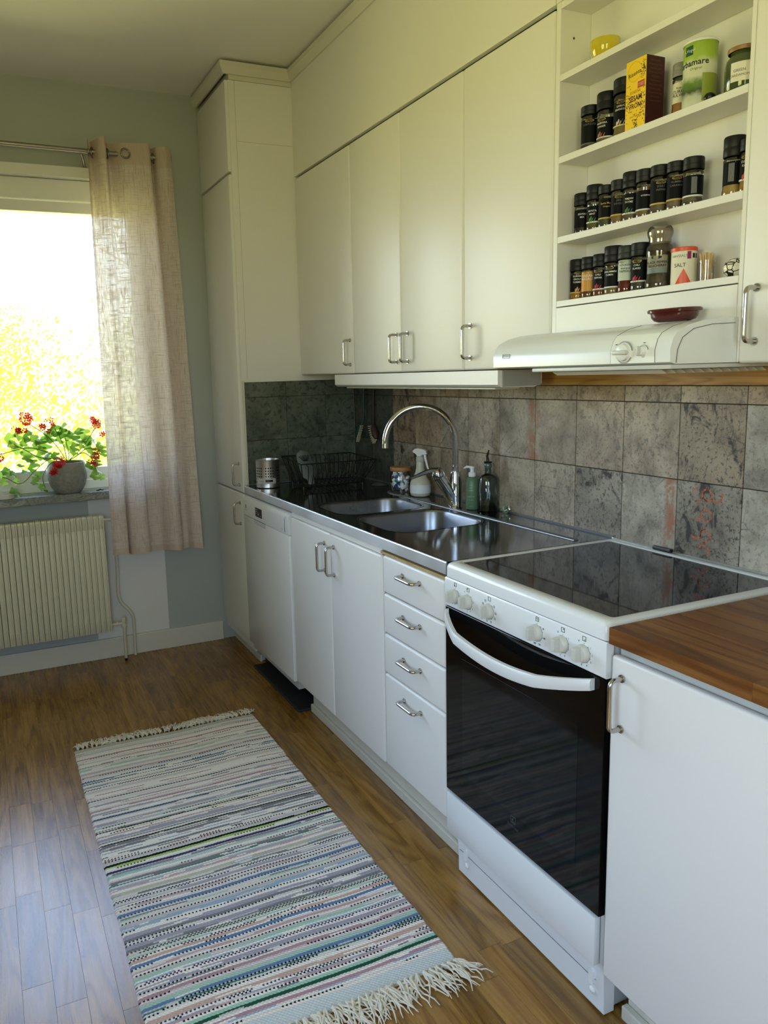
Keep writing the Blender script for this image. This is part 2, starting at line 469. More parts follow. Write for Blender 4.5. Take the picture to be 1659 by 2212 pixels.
# unseen window added in the back wall, only for fill light
w2 = bpy.data.objects.new('fill_window_2', None); COL.objects.link(w2); w2['kind'] = 'structure'
b = bmesh.new()
for q in ((-2.75, -1.85, 0.8, 0.85), (-2.75, -1.85, 2.35, 2.4), (-2.75, -2.7, 0.85, 2.35), (-1.9, -1.85, 0.85, 2.35)):
    box(b, q[0], q[1], YB-0.1, YB-0.03, q[2], q[3])
obj('window_frame', b, FR, w2)
obj('window_pane', B(-2.7, -1.9, YB-0.07, YB-0.065, 0.85, 2.35), PANE, w2)
w3 = bpy.data.objects.new('window_3', None); COL.objects.link(w3); w3['kind'] = 'structure'
b = bmesh.new()
for q in ((-2.6, -1.2, 0.9, 0.95), (-2.6, -1.2, 2.25, 2.3), (-2.6, -2.55, 0.95, 2.25), (-1.25, -1.2, 0.95, 2.25)):
    box(b, XL-0.1, XL-0.03, q[0], q[1], q[2], q[3])
obj('window_frame', b, FR, w3)
obj('window_pane', B(XL-0.07, XL-0.065, -2.55, -1.25, 0.95, 2.25), PANE, w3)
# sill of grey marble
t = NT('grey_marble'); v = t.coords((1, 1, 2.5))
nz = t.noise(v, 9, 7, 0.7, 1.6)
MARB = t.pbr(t.ramp(nz, [(0.3, S('#4c5148')), (0.46, S('#858a80')), (0.52, S('#5d6258')), (0.7, S('#a7aaa2'))]), 0.3)
sill = obj('window_sill', B(WX0-0.08, -0.84, 2.158, YF+0.0, 0.840, 0.8795, bev=0.003), MARB); struct(sill)

# ------------------------------------------------------------------ tiles on the right wall
def zrow(y):  # the courses rise a few mm towards the tall cabinet
    return 0.0
T0, T = 0.3708, 0.1984
tg = struct(obj('trim_2', B(-0.0065, 0.004, -1.2, 1.772, 0.86, 1.356), GROUT))
rows = [(0.906, 1.1050), (1.1050, 1.3100), (1.3100, 1.3555)]
for k in range(-7, 8):
    y1 = T0+T*k; y0 = y1-T
    y1 = min(y1, 1.772)
    if y0 > 1.77: continue
    for r_i, (z0, z1) in enumerate(rows):
        if r_i == 0 and y0 < -0.01: z0 = 0.90
        m = TILE
        if k == 0 and False: m = TILE
        key = (k, r_i)
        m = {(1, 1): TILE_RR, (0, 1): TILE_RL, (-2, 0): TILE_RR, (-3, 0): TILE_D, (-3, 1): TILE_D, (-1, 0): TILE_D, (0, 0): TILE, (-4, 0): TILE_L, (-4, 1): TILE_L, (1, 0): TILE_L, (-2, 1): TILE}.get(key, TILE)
        if k >= 6: m = TILE_SHADE_D  # corner shade painted in with the darkened tile
        elif k == 5: m = TILE_D  # in-between tone where the painted corner shade fades out
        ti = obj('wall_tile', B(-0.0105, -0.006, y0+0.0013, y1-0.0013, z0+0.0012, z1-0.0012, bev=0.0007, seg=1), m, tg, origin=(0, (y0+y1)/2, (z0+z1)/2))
        if key == (-3, 0):
            b = bmesh.new(); rh = random.Random(5)
            yc, zc = (y0+y1)/2+0.002, 1.075
            def hexa(cy, cz, R, skip=()):
                for a in range(6):
                    if a in skip: continue
                    p = [(cy+R*math.cos(PI/6+PI/3*(a+s)), cz+R*math.sin(PI/6+PI/3*(a+s))) for s in (0, 1)]
                    d = Vector((p[1][0]-p[0][0], p[1][1]-p[0][1])); nn = Vector((-d.y, d.x)).normalized()*0.0022*rh.uniform(0.7, 1.3)
                    vs = [b.verts.new((-0.01075, q[0]+s*nn.x, q[1]+s*nn.y)) for q, s in ((p[0], 1), (p[1], 1), (p[1], -1), (p[0], -1))]
                    b.faces.new(vs)
            hexa(yc, zc, 0.017); hexa(yc+0.0295, zc, 0.017, (1, 2, 3, 4)); hexa(yc-0.029, zc, 0.017, (0, 1, 5)); hexa(yc+0.014, zc-0.026, 0.017, (4, 3, 2))
            hexa(yc, zc-0.054, 0.017); hexa(yc+0.015, zc-0.08, 0.017, (1, 2, 4, 5)); hexa(yc, zc-0.108, 0.017); hexa(yc+0.03, zc-0.104, 0.017, (0, 1, 5)); hexa(yc+0.004, zc-0.150, 0.017, (3, 4, 5))
            t = NT('orange_print'); n_ = t.noise(t.coords(), 180, 4, 0.7)
            p_ = t.n('BsdfPrincipled', {'Base Color': (*S('#c4683c'), 1), 'Roughness': 0.5}); tr = t.n('BsdfTransparent')
            mx = t.n('MixShader', {0: t.ramp(n_, [(0.42, 0.15), (0.52, 0.95)]), 1: tr.outputs[0], 2: p_.outputs[0]}); t.l(mx.outputs[0], t.out.inputs[0])
            obj('hexagon_print', b, t.m, ti, label='orange hexagon outline print')

# ------------------------------------------------------------------ handles
def d_handle(parent, p0, p1, out=(-1, 0, 0), so=0.032, r=0.0048, m=None):
    p0, p1, out = Vector(p0), Vector(p1), Vector(out)
    b = bmesh.new()
    tube(b, arcpts([p0, p0+out*so, p1+out*so, p1], 0.014, 6), r, 12)
    for p in (p0, p1):
        q = p+out*0.0035
        tube(b, [p+out*0.0002, q], 0.0082, 14)
    return obj('handle', b, m or STEEL_H, parent, smooth=40)
def door(parent, x, y0, y1, z0, z1, name='door', th=0.019, bev=0.007, m=None):
    return obj(name, B(x, x+th, y0, y1, z0, z1, bev=bev, seg=4), m or WHITE, parent, smooth=40)

# ------------------------------------------------------------------ tall cabinet
Yt = 1.772
Xu = -0.287
tc = thing('tall_cabinet', 'floor-to-ceiling white painted cupboard beside the curtain, with three stacked doors', 'cabinet', (-0.3, 2.0, 0))
obj('carcass', B(-0.578, 0.0, Yt, YW-0.001, 0.075, 2.70), WHITE, tc)
door(tc, -0.600, Yt+0.004, YW-0.012, 2.318, 2.70, bev=0.003)
d1 = door(tc, -0.602, Yt-0.001, YW-0.03, 0.866, 2.306)
d2 = door(tc, -0.602, Yt+0.008, YW-0.03, 0.135, 0.860)
d_handle(d1, (-0.602, 1.822, 1.003), (-0.602, 1.822, 0.900)); d_handle(d2, (-0.602, 1.83, 0.812), (-0.602, 1.83, 0.710))
obj('filler_strip', B(-0.585, -0.578, Yt-0.0, Yt+0.02, 0.866, 2.70), WHITE, tc)
obj('plinth', B(-0.530, -0.51, Yt+0.06, YW-0.001, 0, 0.075), TRIM, tc)
obj('plinth_moulding', B(-0.541, -0.530, Yt+0.04, YW-0.018, 0, 0.035, bev=0.003), TRIM, tc)
b = bmesh.new(); box(b, -0.555, Xu-0.002, Yt-0.0006, Yt+0.001, 2.447, 2.4482); box(b, -0.5565, -0.5553, Yt-0.0006, Yt+0.001, 1.40, 2.70)
obj('panel_seam', b, simple('seam_shade', '#a9a796', 0.6), tc)
# tiles on its side above the worktop
side_rows = [(0.906, 1.1125), (1.1125, 1.3145), (1.3145, 1.386)]
obj('tile_bed', B(-0.577, -0.011, Yt-0.006, Yt-0.0002, 0.905, 1.386), GROUT, tc)
xs = [-0.5765, -0.3705, -0.1665, -0.0115]
for x0, x1 in zip(xs, xs[1:]):
    for z0, z1 in side_rows:
        if x1 > -0.287+0.01 and z1 > 1.37:
            if x0 < -0.3: pass
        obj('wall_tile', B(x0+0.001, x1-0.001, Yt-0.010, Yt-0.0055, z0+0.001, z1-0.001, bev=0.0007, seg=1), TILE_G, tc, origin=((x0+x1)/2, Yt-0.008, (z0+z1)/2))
obj('tile_edge_trim', B(-0.583, -0.577, Yt-0.012, Yt-0.0, 0.905, 1.392), TRIM, tc)
# crown moulding
b = bmesh.new()
prof = [(0, 0.0), (0.008, 0.0), (0.024, 0.028), (0.024, 0.047), (0, 0.047)]
Xu = -0.287
def crown_y(b, x, y0, y1, z, m0, m1):   # runs along y, faces -x ; m0/m1 mitre sign at the ends
    lo = [b.verts.new((x-d, y0-m0*d, z+h)) for d, h in prof]; hi = [b.verts.new((x-d, y1-m1*d, z+h)) for d, h in prof]
    n = len(prof)
    b.faces.new(lo); b.faces.new(hi[::-1])
    for i in range(n): b.faces.new((lo[i], lo[(i+1) % n], hi[(i+1) % n], hi[i]))
def crown_x(b, y, x0, x1, z, m0, m1):   # runs along x, faces -y
    lo = [b.verts.new((x0-m0*d, y-d, z+h)) for d, h in prof]; hi = [b.verts.new((x1-m1*d, y-d, z+h)) for d, h in prof]
    n = len(prof)
    b.faces.new(lo); b.faces.new(hi[::-1])
    for i in range(n): b.faces.new((lo[i], lo[(i+1) % n], hi[(i+1) % n], hi[i]))
ZC = 2.722
crown_y(b, -0.600, Yt, YW-0.001, ZC, 1, 0)
crown_x(b, Yt, -0.600, Xu, ZC, 1, 1)
crown_y(b, Xu, -2.6, Yt, ZC, 0, 1)
struct(obj('trim_3', b, TRIM))
bp = struct(obj('trim_4', B(-0.58, 0, Yt+0.001, YW-0.002, 2.702, 2.735), TRIM))

# bulkhead panels above the wall cabinets
bk = thing('bulkhead_panel', 'smooth painted panel filling the wall above the long row of upper cupboard doors', 'panel', (-0.15, 0.8, 2.31))
obj('panel', B(Xu, Xu+0.018, -0.032, Yt-0.001, 2.3155, 2.7235, bev=0.001), WHITE, bk)
bk2 = thing('bulkhead_panel', 'painted panel above the open spice shelves, at the top edge of the photo', 'panel', (-0.15, -0.8, 2.31))
obj('panel', B(Xu, Xu+0.018, -2.6, -0.036, 2.3155, 2.7235, bev=0.001), WHITE, bk2)

# ------------------------------------------------------------------ wall cabinets
ZB, ZT = 1.412, 2.305
def wall_cab(label, y0, y1, doors):
    t_ = thing('wall_cabinet', label, 'cabinet', (-0.14, (y0+y1)/2, ZB), 'white upper wall cabinets')
    obj('carcass', B(Xu+0.021, -0.001, y0+0.001, y1-0.001, ZB+0.004, ZT+0.006), CARC, t_)
    for a, c, hy in doors:
        d = door(t_, Xu, a+0.0015, c-0.0015, ZB, ZT)
        d_handle(d, (Xu, hy, 1.548), (Xu, hy, 1.449))
    return t_
wall_cab('single-door upper cupboard tight against the tall cupboard, handle at its right edge', 1.188, Yt-0.001, [(1.188, Yt-0.002, 1.215)])
wall_cab('two-door upper cupboard in the middle of the row, with its two handles side by side', 0.384, 1.188, [(0.781, 1.188, 0.820), (0.384, 0.781, 0.738)])
wall_cab('single-door upper cupboard next to the open spice shelves, handle at its left edge', -0.035, 0.384, [(-0.032, 0.384, 0.345)])
rc = thing('wall_cabinet', 'upper cupboard to the right of the cooker hood, cut by the right edge', 'cabinet', (-0.14, -0.9, 1.41), 'white upper wall cabinets')
obj('carcass', B(Xu+0.021, -0.001, -1.2, -0.611, ZB+0.004, ZT+0.006), CARC, rc)
d = door(rc, Xu, -1.2, -0.6085, 1.409, ZT)
d_handle(d, (Xu, -0.645, 1.556), (Xu, -0.645, 1.452))

# spice shelf unit
sp = thing('spice_shelf', 'open white shelf unit full of spice jars above the cooker hood', 'shelf', (-0.15, -0.33, 1.41))
obj('side_panel', B(Xu, -0.001, -0.053, -0.037, ZB, 2.3145, bev=0.001), WHITE, sp)
obj('side_panel', B(Xu+0.002, -0.001, -0.609, -0.600, ZB, 2.3145), WHITE, sp)
obj('back_panel', B(-0.19, -0.18, -0.599, -0.054, ZB+0.02, 2.314), WHITE, sp)
SZ = {1: (2.128, 2.143), 2: (1.930, 1.946), 3: (1.732, 1.748), 4: (1.570, 1.585)}
for k in SZ:
    obj('shelf_board', B(Xu+0.0005, -0.191, -0.5995, -0.0535, SZ[k][0], SZ[k][1], bev=0.0008), WHITE, sp)
obj('shelf_board', B(Xu+0.001, -0.191, -0.5995, -0.0535, 2.298, 2.314), WHITE, sp)
obj('front_panel', B(Xu+0.0005, Xu+0.018, -0.5995, -0.0385, 1.413, 1.5675, bev=0.001), WHITE, sp)
b = bmesh.new()
for z in (2.235,):
    tube(b, [(-0.245, -0.0535, z), (-0.245, -0.0540, z)], 0.0030, 12)
obj('peg_hole', b, simple('hole_shade', '#4a463c', 0.8), sp)

# wooden batten under the wall cabinets and the light fixture
struct(obj('trim_5', B(-0.03, -0.0, -1.2, Yt-0.012, 1.357, 1.4105, bev=0.001), BATTEN))
lf = thing('under_cabinet_light', 'long shallow white lamp housing under the upper cupboard doors', 'lamp', (-0.2, 0.8, 1.36))
b = bmesh.new()
prism(b, [(-0.285, 1.409), (-0.285, 1.366), (-0.272, 1.358), (-0.15, 1.356), (-0.12, 1.366), (-0.12, 1.409)], 0.205, 1.383, 'xz')
obj('housing', b, WHITE_PL, lf)
obj('diffuser', B(-0.255, -0.16, 0.26, 1.33, 1.3505, 1.3565, bev=0.002), simple('lamp_diffuser', '#c9ccb8', 0.3), lf)
obj('end_cap', B(-0.27, -0.13, 0.199, 0.2045, 1.36, 1.408), simple('grey_cap', '#a0a29e', 0.4), lf)

# ------------------------------------------------------------------ range hood
HX, HL, HR = -0.470, -0.030, -0.6055
hd = thing('range_hood', 'slim white cooker hood with two knobs, below the spice shelves', 'range hood', (-0.35, -0.32, 1.41))
hp = [(Xu-0.0005, 1.412), (-0.455, 1.412), (HX, 1.416), (HX-0.001, 1.440), (HX+0.006, 1.462), (HX+0.016, 1.474), (HX+0.045, 1.487), (HX+0.085, 1.496), (HX+0.13, 1.5), (Xu-0.0005, 1.502)]
b = bmesh.new(); prism(b, hp, HR, HL, 'xz')
obj('hood_body', b, WHITE_B, hd, smooth=30)
b = bmesh.new(); prism(b, [(x_-0.0008 if x_ < -0.3 else x_, z_) for x_, z_ in hp[2:6]]+[(HX+0.02, 1.474), (HX+0.01, 1.43)], -0.567, -0.448, 'xz')
obj('control_plate', b, simple('hood_plate', '#e9ebe6', 0.3), hd, smooth=30)
for yy in (-0.4475, -0.5675):
    b = bmesh.new()
    tube(b, [(x_-0.0002, yy, z_) for x_, z_ in hp[2:8]], 0.0006, 6)
    obj('panel_seam', b, PRINT_GREY, hd)
b = bmesh.new()   # side cheek line
ck = [(-0.455, 1.414), (-0.452, 1.440), (-0.44, 1.463), (-0.41, 1.480), (-0.36, 1.4885), (-0.295, 1.491)]
tube(b, [(x_, HR-0.0006, z_) for x_, z_ in ck], 0.0007, 6)
obj('panel_seam', b, PRINT_GREY, hd)
# nameplate
b = bmesh.new()
for q in ((-0.100, -0.070, 1.4475, 1.4485), (-0.100, -0.070, 1.4385, 1.4395), (-0.100, -0.099, 1.4385, 1.4485), (-0.071, -0.070, 1.4385, 1.4485)):
    box(b, HX-0.0016, HX-0.0006, *q)
np_ = obj('nameplate', b, PRINT_GREY, hd)
text('lettering', 'FRANKE', 0.0068, PRINT_GREY, np_, (HX-0.0012, -0.085, 1.4435), sx=0.95)
# knobs
def hood_knob(y, z, r, wing):
    b = bmesh.new()
    lathe(b, [(0, 0.0), (r*1.12, 0.0), (r*1.12, 0.002), (r, 0.003), (r*0.96, 0.010), (r*0.8, 0.012), (0, 0.012)], (HX+0.0005, y, z), 28, '-x')
    k = obj('knob', b, simple('knob_white', '#e4e6e2', 0.3), hd, smooth=40)
    b = bmesh.new()
    if wing: box(b, HX-0.018, HX-0.008, y-r*1.12, y+r*1.12, z-0.0045, z+0.0045, bev=0.003)
    else: box(b, HX-0.020, HX-0.008, y-0.0028, y+0.0028, z-r*0.95, z+r*0.95, bev=0.002)
    obj('grip', b, simple('grip_shade', '#c9ccc6', 0.35), k, smooth=40)  # grip toned darker to draw the shading on the knob
    b = bmesh.new(); lathe(b, [(r*1.12, 0), (r*1.3, 0.0), (r*1.3, 0.0008), (r*1.12, 0.0008)], (HX-0.0005, y, z), 32, '-x')
    obj('scale_ring', b, simple('ring_shade', '#8f928e', 0.4), k)  # ring colour darkened for the shading round the knob
hood_knob(-0.486, 1.4385, 0.0180, True); hood_knob(-0.538, 1.4395, 0.0100, False)
b = bmesh.new()
for y, z in ((-0.462, 1.4555), (-0.486, 1.459), (-0.518, 1.443), (-0.538, 1.456)):
    box(b, HX-0.0012, HX+0.004, y-0.001, y+0.001, z-0.0008, z+0.0008)
obj('dial_mark', b, PRINT_GREY, hd)
# pull-out visor and slotted filter underneath
b = bmesh.new(); box(b, -0.462, -0.06, -0.600, -0.175, 1.402, 1.4115, bev=0.003)
fgr = obj('visor', b, simple('visor_grey', '#c8cac4', 0.35), hd, smooth=40)
sl = B(-0.016/2, 0.016/2, -0.165, 0.165, -0.0008, 0.0008)
me0 = None
for k in range(12):
    xx = -0.43+k*0.027
    for yy in (-0.388,):
        if me0 is None:
            o = obj('filter_slat', sl, simple('slat_white', '#e2e4df', 0.4), fgr); me0 = o.data
        else:
            o = bpy.data.objects.new('filter_slat', me0); COL.objects.link(o); o.parent = fgr
        o.location = Vector((xx, yy, 1.3975))-wloc(fgr); o.rotation_euler = (0, math.radians(28), 0)
obj('filter_frame', B(-0.445, -0.105, -0.575, -0.21, 1.4012, 1.4019), DARK, hd)

# ------------------------------------------------------------------ base run: steel worktop with two bowls
ZW = 0.904
def rrect(x0, x1, y0, y1, r, n=7):
    out = []
    for cx, cy, a0 in ((x1-r, y1-r, 0), (x0+r, y1-r, 90), (x0+r, y0+r, 180), (x1-r, y0+r, 270)):
        for i in range(n+1):
            a = math.radians(a0+90*i/n); out.append((cx+r*math.cos(a), cy+r*math.sin(a)))
    return out
bowls = [(-0.532, -0.172, 0.392, 0.737), (-0.540, -0.178, 0.770, 1.075)]
wt = thing('steel_worktop', 'stainless steel worktop with double sink between tall cupboard and cooker', 'worktop', (-0.3, 0.9, 0.87))
b = bmesh.new()
loops = [[(-0.600, 0.001), (-0.012, 0.001), (-0.012, Yt-0.012), (-0.600, Yt-0.012)]]+[rrect(*q, 0.085) for q in bowls]
es = []
for lp in loops:
    vs = [b.verts.new((x_, y_, ZW)) for x_, y_ in lp]
    es += [b.edges.new((vs[i], vs[(i+1) % len(vs)])) for i in range(len(vs))]
bmesh.ops.triangle_fill(b, use_beauty=True, use_dissolve=False, edges=es)
for f in list(b.faces):
    c = f.calc_center_median()
    for q in bowls:
        if q[0]+0.02 < c.x < q[1]-0.02 and q[2]+0.02 < c.y < q[3]-0.02 and all((q[0] <= v.co.x <= q[1] and q[2] <= v.co.y <= q[3]) for v in f.verts):
            b.faces.remove(f); break
obj('top_sheet', b, STEEL_TOP, wt)
b = bmesh.new(); prism(b, [(-0.6005, 0.869), (-0.6005, ZW-0.003), (-0.5985, ZW+0.0003), (-0.596, ZW), (-0.594, 0.869)], 0.001, Yt-0.012, 'xz')
obj('front_edge', b, STEEL_EDGE, wt)
for q in bowls:
    b = bmesh.new(); rings = []
    for ins, dz, rr in ((-0.007, 0.0008, 0.090), (0.0, -0.001, 0.085), (0.004, -0.01, 0.083), (0.010, -0.10, 0.08), (0.02, -0.145, 0.075), (0.045, -0.160, 0.06), (0.12, -0.163, 0.03)):
        rings.append([b.verts.new((x_, y_, ZW+dz)) for x_, y_ in rrect(q[0]+ins, q[1]-ins, q[2]+ins, q[3]-ins, rr)])
    for a, c in zip(rings, rings[1:]):
        for i in range(len(a)): b.faces.new((a[i], a[(i+1) % len(a)], c[(i+1) % len(a)], c[i]))
    b.faces.new(rings[-1])
    bo = obj('sink_bowl', b, STEEL_BOWL, wt, smooth=60)
    b = bmesh.new(); lathe(b, [(0, 0), (0.035, 0.0), (0.042, 0.0015), (0.044, 0.0)], ((q[0]+q[1])/2, (q[2]+q[3])/2, ZW-0.1625), 28)
    obj('drain', b, STEEL_H, bo, smooth=40)
b = bmesh.new()
path = arcpts([(-0.028, 1.235, ZW-0.001), (-0.143, 1.20, ZW-0.001), (-0.138, 0.75, ZW-0.001), (-0.128, 0.03, ZW-0.001)], 0.06, 8)
tube(b, path, 0.0095, 12)
for v_ in b.verts: v_.co.z = ZW-0.001+(v_.co.z-ZW+0.001)*0.65
obj('water_ridge', b, mk_steel('ridge_steel', 0.42, '#9fa3a8', (30, 3, 30), 0.05), wt, smooth=60)
b = bmesh.new()
prism(b, [(-0.0118, ZW), (-0.0135, ZW), (-0.0128, ZW+0.006), (-0.0118, ZW+0.006)], 0.001, Yt-0.012, 'xz')
obj('sealant_line', b, PRINT_GREY, wt)
obj('support_rail', B(-0.592, -0.57, 0.385, 1.165, 0.847, 0.869), WHITE, wt)

# dishwasher
dw = thing('dishwasher', 'white dishwasher with a small black display, next to the tall cupboard', 'dishwasher', (-0.3, 1.48, 0))
D0, D1, DX = 1.172, 1.768, -0.607
obj('body', B(DX+0.022, -0.05, D0+0.006, D1, 0.10, 0.865), simple('dw_side', '#b8bbb6', 0.5), dw)
obj('door_panel', B(DX, DX+0.022, D0, D1, 0.140, 0.7655, bev=0.003), WHITE_B, dw, smooth=40)
b = bmesh.new()
prism(b, [(DX, 0.768), (DX-0.0015, 0.80), (DX-0.001, 0.83), (DX+0.003, 0.848), (DX+0.010, 0.858), (DX+0.022, 0.862), (DX+0.03, 0.862), (DX+0.03, 0.768)], D0, D1, 'xz')
cp = obj('control_panel', b, WHITE_B, dw, smooth=40)
disp = obj('display', B(DX-0.0028, DX-0.0012, 1.497, 1.583, 0.786, 0.8265, bev=0.0004), BLACK, dw)
b = bmesh.new(); rr_ = random.Random(2)
for q in range(10):
    y_ = 1.507+rr_.random()*0.066; z_ = 0.792+rr_.random()*0.028
    box(b, DX-0.0032, DX-0.0028, y_-0.003, y_+0.003, z_-0.0012, z_+0.0012)
obj('display_icon', b, PRINT_W, disp)
b = bmesh.new()
for z_ in (0.822, 0.812, 0.8, 0.79):
    box(b, DX-0.0018, DX-0.0012, 1.592, 1.604, z_-0.0008, z_+0.0008); box(b, DX-0.0018, DX-0.0012, 1.462, 1.476, z_-0.0008, z_+0.0008)
obj('button_mark', b, simple('pale_print', '#9aa3ab', 0.5), cp)
text('lettering', 'Electrolux', 0.009, PRINT_GREY, cp, (DX-0.0014, 1.724, 0.795))
b = bmesh.new()
for q in ((1.732, 1.716, 0.817, 0.819), (1.732, 1.716, 0.803, 0.805), (1.732, 1.730, 0.803, 0.819), (1.718, 1.716, 0.803, 0.819), (1.729, 1.719, 0.810, 0.812)):
    box(b, DX-0.0022, DX-0.0012, q[1], q[0], q[2], q[3])
obj('emblem', b, PRINT_GREY, cp)
text('lettering', 'RealLife', 0.009, simple('pale_print', '#9aa3ab', 0.5), cp, (DX-0.0014, 1.245, 0.785))
b = bmesh.new(); tube(b, [(DX-0.0010, 1.213, 0.775), (DX-0.0020, 1.2125, 0.80), (DX-0.0012, 1.209, 0.828), (DX+0.002, 1.2075, 0.842)], 0.0011, 6)
obj('panel_seam', b, PRINT_GREY, cp)
# grip recess below the panel
b = bmesh.new(); prism(b, [(DX-0.0012, 0.7685), (DX-0.0012, 0.7545), (DX-0.0002, 0.745), (DX+0.0, 0.7685)], 1.455, 1.612, 'xz')
obj('grip_recess', b, simple('recess_white', '#c9ced2', 0.4), dw)
obj('grip_shadow_gap', B(DX-0.0016, DX-0.0004, 1.457, 1.610, 0.7665, 0.7685), PRINT_GREY, dw)
tray = obj('drip_tray', B(-0.596, -0.402, 1.168, 1.765, 0.0006, 0.012, bev=0.004), simple('rubber', '#202326', 0.6)); tag(tray, 'dark grey rubber tray on the floor under the dishwasher', 'tray')
obj_ = obj('kick_board', B(-0.40, -0.39, 1.17, 1.765, 0.001, 0.10), DARK, dw)

# sink base cabinet, drawers
def plinth(parent, y0, y1, xp=-0.5275, x2=-0.541):
    obj('plinth', B(xp, xp+0.016, y0, y1, 0.0005, 0.142), TRIM, parent)
    obj('plinth_moulding', B(x2, xp-0.0002, y0-0.0, y1+0.0, 0.0005, 0.034, bev=0.003), TRIM, parent)
sb = thing('sink_cabinet', 'white base cupboard under the sink with two tall doors', 'cabinet', (-0.3, 0.77, 0))
obj('carcass', B(-0.579, -0.03, 0.378, 1.162, 0.143, 0.730), CARC, sb)
for a, c, hy in ((0.7765, 1.163, 0.822), (0.3785, 0.7735, 0.740)):
    d = door(sb, -0.600, a, c, 0.146, 0.845)
    d_handle(d, (-0.600, hy, 0.802), (-0.600, hy, 0.700))
plinth(sb, 0.372, 1.160)
dr = thing('drawer_cabinet', 'white base unit of four drawers between sink cupboard and cooker', 'drawers', (-0.3, 0.19, 0))
obj('carcass', B(-0.579, -0.03, 0.004, 0.372, 0.143, 0.866), CARC, dr)
zd = [0.1475, 0.4645, 0.5970, 0.7285, 0.8515]
for k in range(4):
    d = door(dr, -0.600, 0.0055, 0.3685, zd[k]+0.0015, zd[k+1]-0.0015, 'drawer', bev=0.009)
    hz = (0.416, 0.547, 0.681, 0.8105)[k]
    d_handle(d, (-0.600, 0.239, hz), (-0.600, 0.140, hz), so=0.030)
obj('wood_strip', B(-0.5985, -0.58, 0.003, 0.383, 0.8525, 0.8605), STRIP, dr, label='bare wooden strip')
plinth(dr, 0.004, 0.371)

# ------------------------------------------------------------------ cooker
SX = -0.605
ck_ = thing('cooker', 'white freestanding electric cooker with black oven door and ceramic hob', 'cooker', (-0.3, -0.3, 0))
CY0, CY1 = -0.6005, -0.0035
obj('body', B(-0.586, -0.03, CY0+0.004, CY1-0.004, 0.13, 0.885), simple('cooker_side', '#c9cbc8', 0.4), ck_)
b = bmesh.new()
def ring4(x0, x1, y0, y1, z, r): return [b.verts.new((x_, y_, z)) for x_, y_ in rrect(x0, x1, y0, y1, r, 5)]
rs = [ring4(SX, -0.022, CY0, CY1, 0.868, 0.012), ring4(SX, -0.022, CY0, CY1, 0.894, 0.012), ring4(SX+0.003, -0.024, CY0+0.003, CY1-0.003, 0.902, 0.012), ring4(SX+0.010, -0.028, CY0+0.010, CY1-0.008, 0.9065, 0.012),
      ring4(SX+0.034, -0.050, CY0+0.022, CY1-0.020, 0.9065, 0.010), ring4(SX+0.038, -0.053, CY0+0.026, CY1-0.024, 0.9035, 0.010)]
for a, c in zip(rs, rs[1:]):
    for i in range(len(a)): b.faces.new((a[i], a[(i+1) % len(a)], c[(i+1) % len(a)], c[i]))
hf = obj('hob_frame', b, WHITE_B, ck_, smooth=50)
t = NT('ceramic_glass'); HOB = t.pbr((0.003, 0.0035, 0.005), 0.04, 0, None, 0.0, 0.6)
t.p.inputs['IOR'].default_value = 1.5
b = bmesh.new(); vs = [b.verts.new((x_, y_, 0.9038)) for x_, y_ in rrect(SX+0.036, -0.051, CY0+0.024, CY1-0.022, 0.010, 5)]; b.faces.new(vs)
hg = obj('hob_glass', b, HOB, ck_)
obj('lid_hinge', B(-0.036, -0.024, -0.234, -0.170, 0.9065, 0.9165, bev=0.003), BLACK, ck_)
obj('rear_trim', B(-0.0215, -0.0108, CY0, CY1, 0.87, 0.9075), simple('rear_trim_steel', '#cfd2d2', 0.2, 0.6), ck_)
